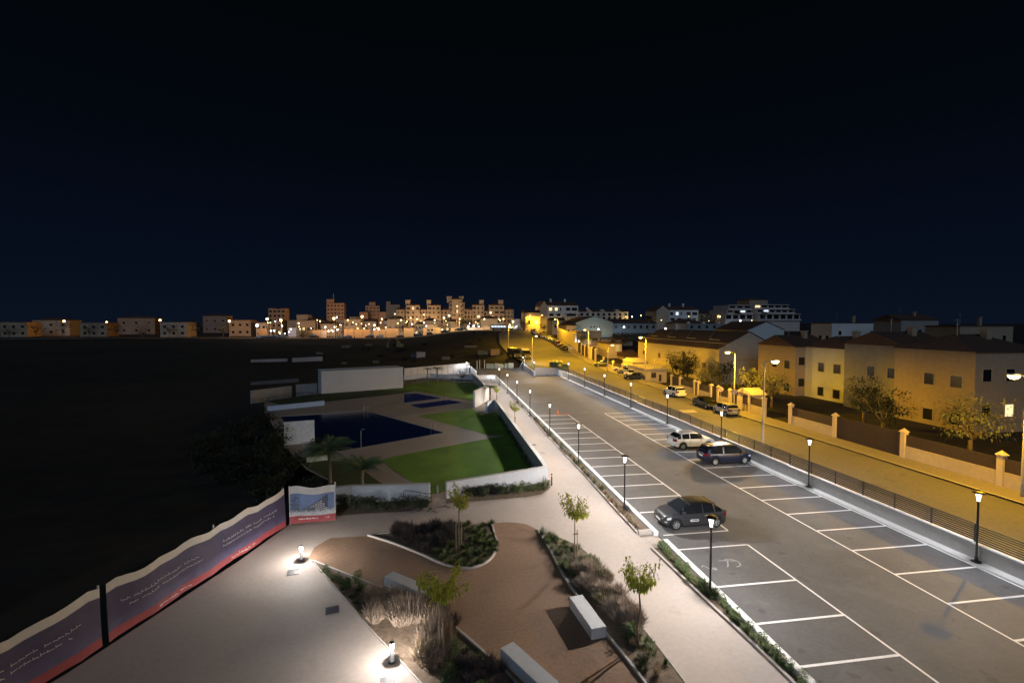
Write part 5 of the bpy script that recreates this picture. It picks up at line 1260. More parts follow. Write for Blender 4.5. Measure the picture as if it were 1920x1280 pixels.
gabled(1013, 1027, 1085, 564, 574, 572.5, 250, 'gabled building with yellow end wall, dark roof and two lit windows on the hill', {0: LITW, 1: LITW}, 7)
gabled(1231, 1255, 1311, 573, 582, 581, 245, 'gabled white building with tan end wall and dark windows behind the warehouse', {1: LITC}, 5)
t, w_, h, zb = pbld('house', 'house with bright porch left of the yellow gable end', 'house', 985, 1013, 586, 243, zb=7.5, m=STUCCO, depth=12, roof='pitch', rh=1.6, wins=(2, 1, 1.6, 2.2, .4), lit={1: LITW})
t, w_, h, zb = pbld('terraced_building', 'low white terraced building row with small gables on the skyline', 'building', 1086, 1178, 584, 270, zb=7, m=mat('warm_white_render', (.55, .50, .48), .9, .05, 1), depth=12, roof='pitch', rh=1.5, wins=(9, 2, 1.5, 1.5, 7))
for f in (.15, .42, .72): b = MB(); b.add([(w_*f, -.4, h), (w_*f+3.4, -.4, h), (w_*f+1.7, -.4, h+1.4), (w_*f, 5, h+.1), (w_*f+3.4, 5, h+.1), (w_*f+1.7, 5, h+1.5)], [(0, 1, 2), (0, 2, 5, 3), (1, 4, 5, 2)]); b.build('gable', MATS['warm_white_render'], t)
b = MB(); b.box(w_*.2, w_*.2+1.2, 5, 6.2, h+.8, h+2.6); b.build('chimney', STUCCO2, t)
t, w_, h, zb = pbld('house', 'low dim houses with white parapets between warehouse roof and skyline', 'house', 1290, 1402, 608, 180, zb=3, m=mat('dim_blue_render', (.25, .28, .32), .9, .08, 1), depth=10, rm=MATS['dim_blue_render'], wins=(8, 1, 1.2, 1.1, 7))
for f in (.0, .25, .5, .78): b = MB(); b.box(w_*f, w_*f+.8, -.1, .9, h+.25, h+1.1); b.build('chimney', STUCCO2, t)
pbld('house', 'dark hipped house behind the parapet houses', 'house', 1270, 1320, 606, 205, zb=3, m=STUCCO3, depth=12, roof='hip', rh=2.2)
pbld('house', 'tan block half hidden by trees between the two skyline buildings', 'house', 1311, 1352, 588, 260, zb=5, m=STUCCO3, depth=12, roof='hip', rh=1.8, wins=(5, 2, 1.2, 1.3, 8), lit={6: LITW})
# stepped apartment block
def stepped(px0, px1, rows, Y, label, lit):
    x0 = at(px0, 600, Y)[0]; zb = 4; t = thing('apartment_block', label, 'building', (x0, Y, zb))
    for i, (a, c, pt, pb) in enumerate(rows):
        xa = at(a, pt, Y)[0]-x0; xc = at(c, pt, Y)[0]-x0; z1_ = at(a, pt, Y)[2]-zb; z0_ = at(a, pb, Y)[2]-zb
        b = MB(); b.box(xa, xc, i*2.5, 20, -1 if i == 0 else z0_, z1_); b.box(xa-.1, xc+.1, i*2.5-1.0, i*2.5-.001, z1_-.3, z1_+.02); b.box(xa-.1, xc+.1, i*2.5-1.0, i*2.5-.9, z0_, z0_+.9); b.build('storey', mat('pinkish_render', (.52, .46, .44), .9, .05, 1), t)
        n = max(2, int((xc-xa)/3.6)); rr = [(xa+(xc-xa)*(k+.12)/n, xa+(xc-xa)*(k+.85)/n, z0_+.5, z1_-.5) for k in range(n)]
        windows(t, rr, i*2.5, WIND, lit.get(i, {}))
    return t
stepped(1360, 1440, [(1360, 1412, 588.5, 601), (1369, 1416, 580, 588.5), (1377, 1420, 571, 580)], 235, 'stepped pink-white apartment block on the right skyline', {1: {2: LITC}})
stepped(1424, 1500, [(1424, 1500, 588, 601), (1425, 1495, 579, 588), (1426, 1490, 570, 579)], 232, 'stepped apartment block with two lit windows at the picture edge', {2: {0: LITW}, 1: {1: LITC}})
pbld('house', 'dim upper block with chimneys on top of the right skyline', 'house', 1405, 1440, 562, 262, zb=5, m=STUCCO3, depth=12, roof='hip', rh=1.5)
# buildings to the right of the photograph's edge
for i, (a, c, pt, Y, rf, lb) in enumerate([(1492, 1560, 650, 68, 'pitch', 'dim house with tiled roof right of the warehouse gable'), (1590, 1670, 655, 60, 'hip', 'dark hip-roofed house with framed windows near the right side'), (1700, 1790, 650, 50, 'pitch', 'pitched-roof house with framed windows farther right'), (1830, 1960, 660, 42, 'hip', 'nearest framed-window house at the far right'), (1560, 1650, 606, 140, 'flat', 'flat-roofed apartment block far right'), (1690, 1760, 600, 120, 'pitch', 'tall dim block behind the right-hand houses'), (1800, 1900, 612, 105, 'flat', 'wide apartment block at the far right edge')]):
    t, w_, h, zb = pbld('house', lb, 'house', a, c, pt, Y, zb=.3, m=(STUCCO3, STUCCO2, mat('grey_stucco', (.30, .29, .28), .9, .1, 1))[i % 3], depth=9, roof=rf, rh=1.8, wins=(3, 2, 1.1, 1.3, .5), lit={(i*2+1) % 6: LITW} if i % 2 else {}, frame=STUCCO)
    windows(t, [(1.2, 2.4, .6+k*(h-.5)/2, 1.9+k*(h-.5)/2) for k in (0, 1)]+[(4.2, 5.3, .6+k*(h-.5)/2, 1.9+k*(h-.5)/2) for k in (0, 1)], 0, WIND, {}, STUCCO, face='x')
    b = MB(); b.box(w_*.6, w_*.6+.7, 3, 3.7, h, h+2.4); b.box(w_*.6-.1, w_*.6+.8, 2.9, 3.8, h+2.4, h+2.55); b.build('chimney', STUCCO3, t)
    b = MB(); b.bar((w_*.3, 4, h), (w_*.3, 4, h+3.6), .05, .05); b.bar((w_*.3-.5, 4, h+3.4), (w_*.3+.5, 4, h+3.4), .03, .03); b.build('antenna', GALV, t)
# trees on the right gardens
leafy_tree('round dark garden tree behind the wall of the white SUV', (46, 84, .7), 5.2, 3.2, 1, mat('night_leaf', (.018, .026, .013), .9, .5, 4), 1800)
for i, (px, X, h, r, m, lb) in enumerate([(1262, 47, 5.0, 2.4, 'night_leaf', 'dark bushy tree below the warehouse door'), (1290, 47, 5.4, 2.6, 'night_leaf', 'dark spreading tree below the warehouse wall'), (1330, 44, 4.4, 2.6, 'olive_leaf', 'dull olive shrub tree behind the dark screens'),
        (1352, 46, 4.8, 2.6, 'night_leaf', 'dark tree between the street lamp and the warehouse'), (1415, 42.5, 4.9, 2.6, 'olive_leaf', 'pale olive tree behind the garden wall at the right'), (1450, 44, 4.6, 2.4, 'olive_leaf', 'second olive tree past the porch at the right edge'), (1372, 42, 3.0, 1.6, 'night_leaf', 'low dark bush tree behind the round signs')]):
    Y = YX(px, X); leafy_tree(lb, (X, Y, zs(Y)), h, r, 20+i, MATS[m], 1500)
for i, (X_, Y_, m_, lb) in enumerate([(44, 33, OLIVE, 'olive tree behind the long wall at the far right'), (43, 40, MATS['night_leaf'], 'dark tree behind the long wall, left of the far right olive tree'), (44, 24, MATS['night_leaf'], 'dark tree nearest the camera behind the long wall'), (48, 47, MATS['night_leaf'], 'broad dark tree between the off-centre houses at the right')]):
    leafy_tree(lb, (X_, Y_, .7), 5, 2.6, 41+i, m_, 1500)
# recycling bins and container at the entrance
t0 = None
BINB = mat('bin_green', (.05, .075, .035), .7, .1, 5); LID = mat('bin_lid_yellow', (.55, .50, .14), .5, .1, 5)
for i, px in enumerate((1036, 1042, 1048.5)):
    X, Y = at(px, 690, 112-i*1.2)[:2]
    if t0 is None:
        t0 = thing('recycling_bin', '', 'bin', (X, Y, 1.5)); b = MB(); b.prism([(-.6, -.5), (.6, -.5), (.6, .5), (-.6, .5)], 0, 1.15); b.build('body', BINB, t0)
        b = MB(); n = 8
        vv = [(sx_, -.6+1.2*k/n, 1.16+.45*math.sin(math.pi*k/n)) for k in range(n+1) for sx_ in (-.66, .66)]
        b.add(vv, [(2*k, 2*k+1, 2*k+3, 2*k+2) for k in range(n)]+[tuple(range(0, 2*n+2, 2)), tuple(range(1, 2*n+3, 2))[::-1]]); b.build('lid', LID, t0, True); o = t0
    else: o = copy_tree(t0, (X, Y, 1.5))
    o['label'] = 'yellow-lidded recycling bin, %s of three behind the entrance wall' % ('left', 'middle', 'right')[i]; o['group'] = 'yellow-lidded bins'; o.rotation_euler.z = .5
X, Y = at(1056, 700, 106)[:2]; t = thing('waste_container', 'tall green waste container beside the yellow-lidded bins', 'container', (X, Y, 0), .1)
b = MB(); b.box(-.9, .9, -.8, .8, 0.1, 2.2); b.build('body', BINB, t); b = MB(); b.add([(-1, -.9, 2.2), (1, -.9, 2.2), (1, .9, 2.2), (-1, .9, 2.2), (-.6, -.5, 2.6), (.6, -.5, 2.6), (.6, .5, 2.6), (-.6, .5, 2.6)], [(0, 1, 5, 4), (1, 2, 6, 5), (2, 3, 7, 6), (3, 0, 4, 7), (4, 5, 6, 7)]); b.build('lid', BINB, t)
b = MB(); b.bar((.95, -.85, 0), (.95, -.85, 2.3), .08, .08); b.build('corner_post', GALV, t)
# traffic cone
g = G(1046, 776.5); t = thing('traffic_cone', 'orange traffic cone at the last painted bay', 'cone', (g[0], g[1], .005))
b = MB(); b.box(-.22, .22, -.22, .22, 0, .04); b.build('base', mat('cone_orange', (.55, .10, .02), .6, .05, 5), t)
b = MB(); b.lathe([(.16, .04), (.03, .75), (0, .76)], 12); b.build('cone_body', MATS['cone_orange'], t, True); b = MB(); b.lathe([(.115, .29), (.08, .46)], 12); b.build('white_band', PLATE, t, True)
b = MB(); b.bar((.3, .1, .03), (1.6, .25, .03), .12, .05); tag(b.build('plastic_barrier_board', MATS['cone_orange'], loc=(g[0], g[1], 0)), 'orange board lying on the asphalt next to the cone', 'board')
# building sacks, posts and gate frame at the far end of the car park
SACK = mat('sack_fabric', (.34, .36, .30), .9, .15, 4)
sk = None
for i, (px, s_, sz) in enumerate([(916, 1.25, 1.2), (923, 1.1, 1.15), (931, 1.15, 1.3), (938, 1.1, 1.1), (944, 1.0, .95), (950, 1.15, 1.2), (957, 1.3, 1.35)]):
    X = at(px, 690, 124.5)[0]
    if sk is None:
        bm = bmesh.new(); bmesh.ops.create_cube(bm, size=1); bmesh.ops.subdivide_edges(bm, edges=bm.edges[:], cuts=4, use_grid_fill=True)
        for v in bm.verts:
            v.co.z += .5; k_ = noise.noise(v.co*2.3)*.12; c0 = Vector((v.co.x, v.co.y, 0)); v.co += c0*(.12*math.sin(v.co.z*3.1)+k_); v.co.z *= 1+k_*.3
        me = bpy.data.meshes.new('building_sack'); bm.to_mesh(me); bm.free(); me.materials.append(SACK); me.polygons.foreach_set('use_smooth', [True]*len(me.polygons))
        sk = bpy.data.objects.new('building_sack', me); COL.objects.link(sk); o = sk
    else: o = sk.copy(); COL.objects.link(o)
    o.location = (X, 124.6-R.random()*.6, 0); o.scale = (s_, s_, sz*1.1); o.rotation_euler.z = R.uniform(-.3, .3)
    tag(o, 'pale building sack, %s from the left at the far edge of the car park' % ('first', 'second', 'third', 'fourth', 'fifth', 'sixth', 'seventh')[i], 'sack', 'building sacks')
for i, (px, h) in enumerate([(894.5, 2.2), (899.5, 2.4), (908.5, 2.3)]):
    X = at(px, 690, 124)[0]; b = MB(); b.tube([(0, 0, 0), (0, 0, h)], .09, 8); tag(b.build('fence_post', STUCCO2, loc=(X, 124, 0)), 'pale upright post, %s of three left of the building sacks' % ('left', 'middle', 'right')[i], 'post', 'posts left of the sacks')
X0, X1 = at(972, 690, 121)[0], at(983, 690, 121)[0]; t = thing('gate_frame', 'braced metal gate frame left of the entrance lamp', 'gate', (X0, 121, 0)); b = MB(); b.bar((0, 0, 0), (X1-X0, 0, 2.6), .08, .08); b.bar((.6, 0, 0), (X1-X0, 0, 1.9), .08, .08); b.build('brace', GALV, t); b = MB(); b.bar((X1-X0, 0, 0), (X1-X0, 0, 2.8), .12, .12); b.build('post', GALV, t)
# trucks by the entrance
def lorry(px, py, Y, L, label, m1, m2):
    X, _, z = at(px, py, Y); z = zs(Y); t = thing('lorry', label, 'lorry', (X, Y, z), .15)
    b = MB(); b.box(-1.1, 1.1, 2.2, L, .9, 2.9); b.build('cargo_box', m1, t); b = MB(); b.prism([(-1.05, 0), (1.05, 0), (1.05, 2.1), (-1.05, 2.1)], .5, lambda x, y: 1.5 if y < .1 else 2.5); b.build('cab', m2, t)
    b = MB(); b.add([(-.9, -.01, 1.52), (.9, -.01, 1.52), (.9, 1.9, 2.42), (-.9, 1.9, 2.42)], [(0, 1, 2, 3)]); 
    for i in range(4): b.v[i] = (b.v[i][0], b.v[i][1], b.v[i][2]+.03)
    b.build('windscreen', GLASSD, t)
    for yy in (.9, L-1.2):
        for s_ in (-1, 1):
            b = MB(); b.lathe([(0, -.13), (.42, -.13), (.45, 0), (.42, .13), (0, .13)], 14, axis='y'); o = b.build('wheel', RUBBER, t, True, loc=(s_*.95, yy, .45)); o.rotation_euler.z = math.pi/2
    for s_ in (-.8, .8): b = MB(); b.box(s_-.12, s_+.12, -.03, 0, .8, .98); b.build('headlight', HEADL, t)
lorry(970.5, 672, 130, 6.5, 'dark lorry parked left of the orange-lit lorry at the entrance', DARKM, DARKM)
lorry(990, 672, 128, 7.0, 'lorry with orange-lit cargo box behind the entrance lamp', GWALL, mat('lorry_dark', (.05, .045, .04), .6, .1, 4))
# shed on the embankment, containers and excavator in the dark field
def cont(px0, px1, pt, pb, Y, m, label, name='container'):
    x0, _, zt_ = at(px0, pt, Y); x1 = at(px1, pt, Y)[0]; zb_ = at(px0, pb, Y)[2]; t = thing(name, label, 'container', (x0, Y, zb_))
    w_ = x1-x0; h = zt_-zb_; b = MB(); b.box(0, w_, 0, 3, -.5, h)
    n = max(3, int(w_/.5))
    for i in range(n): b.box(w_*(i+.3)/n, w_*(i+.7)/n, -.05, 0, .1, h-.1)
    b.build('body', m, t); b = MB(); b.box(-.1, w_+.1, -.1, 3.1, h+.003, h+.12); b.build('roof', m, t)
    return t
cont(920, 937, 656, 678, 142, mat('rust_sheet', (.30, .20, .12), .9, .2, 2), 'tall brown cabin on the orange-lit embankment behind the sacks', 'site_cabin')
cont(781, 797, 661, 679, 150, DIMW, 'pale container in the dark field, nearer and larger of two')
cont(811, 827, 656.5, 668, 172, mat('dim_brown_render', (.22, .20, .19), .9, .1, 2), 'brownish container in the dark field, farther of two')
cont(771, 781, 664, 680, 152, mat('dark_sheet', (.07, .08, .09), .9, .1, 2), 'dark tank-like box touching the pale container')
x_, y_, z_ = at(745, 658, 185); t = thing('excavator', 'dim green excavator silhouette in the dark field', 'excavator', (x_, y_, ground_z(x_, y_)))
EXM = mat('excavator_paint', (.16, .17, .09), .8, .2, 3)
b = MB(); b.box(-.3, 2.6, -1.2, 1.2, .1, .9); b.build('tracks', RUBBER, t); b = MB(); b.box(-.2, 2.4, -1.1, 1.1, 1.0, 2.1); b.build('body', EXM, t); b = MB(); b.box(-.1, .9, -.9, .3, 2.1, 3.2); b.build('cab', EXM, t)
b = MB(); b.bar((1.5, 0, 2.0), (-1.0, 0, 4.6), .35, .45); b.bar((-1.0, 0, 4.6), (-3.2, 0, 3.6), .3, .35); b.bar((-3.2, 0, 3.6), (-3.6, 0, 1.6), .25, .3); b.build('boom', EXM, t); b = MB(); b.box(-4.0, -3.2, -.5, .5, .9, 1.7); b.build('bucket', EXM, t)
# dark bushes and rubble in the field
for i in range(16):
    px = R.uniform(650, 930); py = R.uniform(645, 676); Y = R.uniform(135, 215); x_, _, _ = at(px, py, Y); plant('bigdark', x_, Y, ground_z(x_, Y)-.3, R.uniform(.5, 1.3), 'dark scrub bush on the unlit waste ground', 'bush', 'scrub bushes on the waste ground', sz=R.uniform(.4, .8))
for i in range(7):
    X = R.uniform(17, 24); Y = R.uniform(127, 150); plant('bigdark', X, Y, ground_z(X, Y)-.2, R.uniform(.4, .8), 'brown scrub bush on the orange-lit embankment', 'bush', 'scrub bushes on the embankment', sz=.5)

# ------------------------------------------------------------ the town on the horizon
OR = (1.0, .50, .14)
TG_ = 'town buildings on the skyline'
BR = mat('dim_brick_render', (.34, .25, .19), .9, .12, .6); TAN = two_scale(mat('complex_render', (.46, .36, .26), .9, .06, 1), .08, .1); DW = mat('dark_brown_window', (.05, .03, .02), .6, .1, 1)  # complex windows get a dark brown pane colour
def town(a, c, pt, Y, label, m=STUCCO3, **k): return pbld(k.pop('name', 'house'), label, k.pop('cat', 'house'), a, c, pt, Y, zb=3.0, m=m, **k)
town(503, 535, 578, 420, 'dim brown apartment block behind a palm at the left', BR, cat='building', wins=(4, 5, 2, 1.6, 2))
town(555, 583, 601, 300, 'orange-lit house with raised rear roof at the left skyline', STUCCO3, wins=(3, 1, 1.4, 1.6, 1), lit={1: LITW})
town(556, 577, 590, 306, 'upper storey block behind the orange-lit house', STUCCO3, rm=ROOFT)
t, w_, h, zb = town(612, 645, 568, 460, 'tall dim brown tower with antenna at the left skyline', BR, cat='tower block', name='tower_block', wins=(5, 7, 1.6, 1.3, 2))
b = MB(); b.box(0, w_*.42, .5, 9, h, h+3.6); b.build('penthouse', BR, t); b = MB(); b.bar((w_*.35, 4, h+3.6), (w_*.35, 4, h+9), .5, .5); b.build('antenna', GREYM, t)
t, w_, h, zb = town(685, 712, 573, 480, 'dim brown tower with raised centre, right of the antenna tower', BR, cat='tower block', name='tower_block', wins=(4, 7, 1.6, 1.3, 2)); b = MB(); b.box(w_*.25, w_*.7, .5, 9, h, h+3.6); b.build('penthouse', BR, t)
town(674, 690, 585, 470, 'low dim wing left of the brown tower', BR, cat='building'); town(712, 724, 585, 470, 'low dim wing right of the brown tower', BR, cat='building')
town(645, 676, 598.5, 300, 'yellow house with two dark balcony openings', GWALL, wins=(3, 2, 1.5, 1.6, 1)); town(655, 668, 594, 318, 'small tan house behind the yellow house', STUCCO3)
town(480, 499, 605, 290, 'orange-lit house at the left photograph edge', STUCCO, wins=(2, 2, 1.3, 1.3, 1)); town(540, 555, 614, 285, 'pale blue-lit kiosk beside the orange-lit house', mat('bluish_render', (.35, .42, .62), .8, .05, 1), name='kiosk', cat='kiosk')
town(586, 600, 600, 330, 'small dim house right of the orange-lit house', STUCCO3, roof='pitch'); town(600, 612, 604, 335, 'low house with white gable beside the tower', STUCCO2, roof='gable_front')
t, w_, h, zb = town(724, 750, 571, 360, 'dim tan block with chimney left of the long apartment complex', STUCCO3, cat='building'); b = MB(); b.box(0, 3, 1, 4, h, h+2.4); b.build('chimney', STUCCO3, t)
# the long apartment complex: one building, towers and links as parts
t = thing('apartment_complex', 'long lit tan apartment complex with stepped towers, turrets and balconies', 'apartment complex', at(743, 610, 340)); ox, oy, oz = t.location
def sect(a, c, pt, dy, wins, lits=(), turret=None, m=TAN, arches=False, roofm=ROOFT):
    Y = 340+dy; x0 = at(a, pt, Y)[0]-ox; x1 = at(c, pt, Y)[0]-ox; zt_ = at(a, pt, Y)[2]-oz
    b = MB(); b.box(x0, x1, dy, dy+12, -8, zt_); wl = b.build('wall', m, t)
    b = MB(); b.box(x0-.3, x1+.3, dy-.6, dy+12, zt_+.003, zt_+.4); b.add([(x0, dy, zt_+.4), (x1, dy, zt_+.4), (x1, dy+12, zt_+.4), (x0, dy+12, zt_+.4), ((x0*.7+x1*.3), dy+5, zt_+1.9), ((x0*.3+x1*.7), dy+5, zt_+1.9)], [(0, 1, 5, 4), (2, 3, 4, 5), (0, 4, 3), (1, 2, 5)]); b.build('roof', roofm, t)
    nx_, nz_ = wins; i = 0
    for j in range(nz_):
        z1_ = zt_-1.0-j*3.15-R.uniform(0, .3); z0_ = z1_-R.choice([1.4, 1.7, 2.0])
        for k in range(nx_):
            cx_ = x0+(x1-x0)*(k+.5+R.uniform(-.08, .08))/nx_; ww = (x1-x0)/nx_*R.choice([.16, .24, .3, .40])
            if R.random() < .12 and i not in lits: i += 1; continue
            if j == 0 and arches: ww *= .8
            b = MB(); b.box(cx_-ww, cx_+ww, dy-.03, dy+.05, z0_, z1_)
            if ww > .5: b.box(cx_-ww-.2, cx_+ww+.2, dy-.5, dy-.03, z0_-.25, z0_+.02, 1)
            b.build('window', [LITW if i in lits else DW, m], t); i += 1
    if turret:
        a2, c2, p2 = turret; xa = at(a2, p2, Y)[0]-ox; xc = at(c2, p2, Y)[0]-ox; za = at(a2, p2, Y)[2]-oz
        b = MB(); b.box(xa, xc, dy+1, dy+4, zt_, za); b.build('turret', m, t); b = MB(); b.box(xa-.3, xc+.3, dy+.7, dy+4.3, za+.002, za+.35); b.build('turret_roof', m, t)
sect(743, 763, 580.5, 2, (3, 3)); sect(761, 787, 572.5, 0, (3, 5), (1,), (760, 769, 563)); sect(785, 803, 580.5, 2, (3, 4), (6,)); sect(801, 826, 572.5, 0, (3, 4), (), (800, 808, 563))
sect(825, 846, 581, 2, (3, 3), ()); sect(842, 871, 567, 1, (4, 5), (), (838, 847, 556)); sect(847, 867, 561, -2, (5, 6), (12, 7), (861, 869, 556), arches=True); sect(870, 888, 580.5, 2, (3, 4)); sect(886, 908, 572, 0, (3, 5), (7, 10), (899, 907, 563)); sect(905, 921, 583, 3, (2, 3)); sect(917, 945, 572, 0, (3, 5), (6,), (935, 944, 563)); sect(944, 963, 580.5, 2, (3, 4))
town(962, 976, 598, 300, 'small pale house under the skyline right of the complex', STUCCO2, wins=(2, 1, 1, 1, 1), lit={0: LITC})
for i, (a, c, p_, Y, m, rf, lb) in enumerate([(726, 760, 598, 300, STUCCO, 'hip', 'orange-lit house with hipped roof in front of the complex'), (793, 821, 601, 305, STUCCO3, 'hip', 'dark-roofed bungalow with lit porch below the complex'), (800, 820, 608, 285, STUCCO, 'flat', 'small orange house front with dark car port'),
        (902, 933, 597, 290, GWALL, 'hip', 'dim yellow house with brown roof near the bus'), (867, 884, 606, 300, STUCCO3, 'pitch', 'low house behind the blue-white lights')]):
    town(a, c, p_, Y, lb, m, roof=rf, rh=1.8, wins=(3, 1, 1.2, 1.2, 2), lit={1: LITW} if i == 1 else {})
for i in range(9):
    a = 20+i*50; x_ = at(a, 620, 285)[0]
    leafy_tree('dark tree among the houses beyond the left edge, %s from the left' % ('first second third fourth fifth sixth seventh eighth ninth'.split())[i], (x_, 284, ground_z(x_, 284)), 6+(i*37 % 5), 5, 90+i, MATS['night_leaf'], 500)
rt = random.Random(5)
for i in range(16):
    a = 484+i*29+rt.uniform(-5, 5); wpx = rt.uniform(13, 26)
    town(a, a+wpx, rt.uniform(599, 608), rt.uniform(292, 318), 'low town house, %s from the left in the row behind the street walls' % ('first second third fourth fifth sixth seventh eighth ninth tenth eleventh twelfth thirteenth fourteenth fifteenth sixteenth'.split())[i], rt.choice([STUCCO, STUCCO3, GWALL, STUCCO2]), roof=rt.choice(['flat', 'pitch', 'hip']), rh=1.6, wins=(rt.choice([2, 3]), rt.choice([1, 2]), 1.3, 1.3, 1.2), lit={rt.choice([0, 1]): LITW} if rt.random() < .6 else {}, name='house', group=None)
# garden walls fronting the town street
for i, (a, c, pt, lb) in enumerate([(484, 500, 617, 'far left'), (585, 612, 619, 'under the small dim houses'), (645, 663, 617, 'under the yellow house'), (665, 694, 618, 'between dark gates right of the yellow house'), (700, 722, 617.5, 'below the brown tower'), (722.5, 747, 616, 'orange-lit, under the hipped house'), (757, 776, 615.5, 'orange-lit, below the first complex tower'), (793, 800, 615, 'short pillar-like, by the white kiosk'), (812, 827, 614.5, 'under the car port'), (845, 873, 615, 'in front of the dark trees'), (873, 906, 615, 'long dull, left of the yellow block'), (906, 926, 612, 'tall yellow, left of the bus')]):
    Y = 266; x0, _, z1_ = at(a, pt, Y); x1 = at(c, pt, Y)[0]; z0_ = ground_z(x0, Y)-.6
    b = MB(); b.box(0, x1-x0, 0, .3, 0, max(.8, z1_-z0_)); b.box(-.05, x1-x0+.05, -.05, .35, max(.8, z1_-z0_)+.002, max(.8, z1_-z0_)+.12); tag(b.build('garden_wall', STUCCO3, loc=(x0, Y, z0_)), 'town street garden wall, '+lb, 'wall')
for i, (px, py, w_, h_, lb) in enumerate([(650, 652, 3.2, 1.0, 'faint pale rubble heap in the dark field, leftmost'), (692, 648, 2.4, .8, 'faint rubble heap in the dark field, left of the excavator'), (600, 664, 2.0, .7, 'faint heap just above the dim boundary walls'), (705, 680, 1.6, .6, 'small pale heap above the blank white wall'), (645, 682, 1.4, .5, 'tiny pale heap above the left end of the blank white wall'), (882, 651, 4.0, .6, 'long low earth mound in the dark field near the embankment'), (836, 674, 2.2, .8, 'pale heap beside the far container'), (905, 664, 3.0, 1.0, 'dark scrubby mound left of the brown cabin')]):
    X = 0; Y = 150
    for _ in range(12):
        q = at(px, py, Y); dz = q[2]-ground_z(q[0], Y); Y = max(126, min(240, Y+dz*6))
    o = sk.copy(); o.data = sk.data.copy(); o.data.materials.clear(); o.data.materials.append(mat('rubble', (.13, .125, .115), .95, .4, 2)); COL.objects.link(o); o.name = 'rubble_heap'
    o.location = (q[0], Y, ground_z(q[0], Y)-.15); o.scale = (w_, w_*.7, h_*1.3); tag(o, lb, 'heap'); 
    if 'group' in o: del o['group']
# town lamps
WARM = (1.0, .60, .20)
GW = glow('town_lamp_warm', (1, .68, .25), 10); GC = glow('town_lamp_white', (.85, .93, 1.0), 10); GY = glow('town_lamp_yellow', (1, .78, .3), 10)
def tlamp(px, py, Y, col, r, power, label, group):
    x, _, z = at(px, py, Y); zb_ = ground_z(x, Y)-.3; t = thing('distant_lamp', label, 'street lamp', (x, Y, zb_), -math.pi/2, group)
    b = MB(); b.tube([(0, 0, 0), (0, 0, max(1, z-zb_-r))], .09, 6); b.build('pole', POLEM, t)
    b = MB(); b.lathe([(0, -r), (r*.7, -r*.7), (r, 0), (r*.7, r*.7), (0, r)], 10, (0, 0, max(1, z-zb_-r)+r)); b.build('globe', {'w': GW, 'c': GC, 'y': GY}[col], t, True)
    if power: point('lamp_light', (-r-.6, 0, max(1, z-zb_-r)+r), power*.22, {'w': (1, .60, .26) if px > 735 else (1, .46, .12), 'c': (.7, .85, 1), 'y': (1, .62, .16)}[col], .4, parent=t, opt=dict(k=.6, cap=2, up=.9 if power > 14001 else .5, back=.03))
TL = [(482, 610, 270, 'c', .9, 2500), (501, 598, 258, 'w', .75, 9000), (526.5, 600, 258, 'w', .75, 9000), (508, 620, 262, 'c', .45, 0), (514, 620, 262, 'c', .45, 0), (545, 617, 265, 'c', .4, 2000), (542, 622, 258, 'c', .4, 0),
      (525, 625, 256, 'c', .3, 0), (534, 625, 256, 'c', .3, 0), (626, 597, 258, 'w', .75, 12000), (631.5, 594.5, 285, 'c', .45, 0), (610, 613, 268, 'c', .45, 0), (627, 613, 268, 'c', .45, 0), (616, 620.5, 262, 'c', .45, 1500), (624, 620.5, 262, 'c', .4, 0), (632, 618, 262, 'c', .45, 0),
      (679, 593.5, 258, 'w', .75, 12000), (702, 609.5, 268, 'c', .55, 1500), (702, 617, 262, 'c', .4, 0), (710, 617, 262, 'c', .4, 0), (740.5, 588.5, 300, 'y', .35, 0), (772.5, 607.5, 265, 'c', .4, 0), (795, 605, 284, 'c', .4, 1500), (799, 611, 262, 'c', .35, 0),
      (842, 591.5, 258, 'y', .6, 14000), (832.5, 595.5, 258, 'y', .6, 8000), (878, 612, 262, 'c', .5, 1500), (888, 611, 262, 'c', .6, 1500), (897.5, 612, 262, 'c', .45, 0), (920, 586, 300, 'y', .6, 9000), (955, 612, 200, 'y', .5, 0), (962, 603, 260, 'y', .6, 6000), (968.5, 612, 258, 'c', .4, 1500), (795, 590, 325, 'w', .4, 14000), (870, 600, 325, 'w', .35, 12000), (935, 598, 322, 'w', .35, 9000), (770, 596, 325, 'w', .35, 9000), (1185, 593.5, 265, 'y', .45, 2500), (1350, 593.5, 240, 'y', .5, 4000), (1388, 601, 220, 'c', .5, 2500), (1170, 613, 205, 'c', .5, 1800), (1248, 616, 190, 'c', .5, 1800), (1122, 617, 182, 'c', .35, 1800), (1085, 640, 150, 'c', .35, 900), (1202, 591.5, 262, 'w', .3, 0), (1036, 578, 232, 'c', .01, 0)]
TL = TL[:-1]+[(560, 606, 258, 'w', .4, 5000), (600, 602, 258, 'w', .35, 4000), (652, 600, 258, 'w', .4, 6000), (716, 598, 258, 'w', .45, 8000), (752, 600, 258, 'w', .45, 8000), (782, 598, 258, 'w', .4, 8000), (815, 600, 258, 'w', .4, 7000), (862, 598, 258, 'w', .4, 7000), (908, 598, 258, 'w', .4, 7000), (944, 598, 258, 'w', .4, 6000)]
TL += [(628, 607, 415, 'w', .3, 30000), (660, 604, 420, 'w', .3, 16000), (698, 603, 430, 'w', .3, 26000), (519, 605, 385, 'w', .3, 16000)]  # lamps added out of sight behind houses to brighten the brown towers
rt = random.Random(21)
TL += [(rt.uniform(482, 960), rt.uniform(600, 618), rt.uniform(262, 300), rt.choice('wwcy'), rt.uniform(.22, .38), 0) for _ in range(44)]+[(rt.uniform(1085, 1440), rt.uniform(590, 606), rt.uniform(230, 270), rt.choice('wwcy'), rt.uniform(.15, .28), 0) for _ in range(12)]
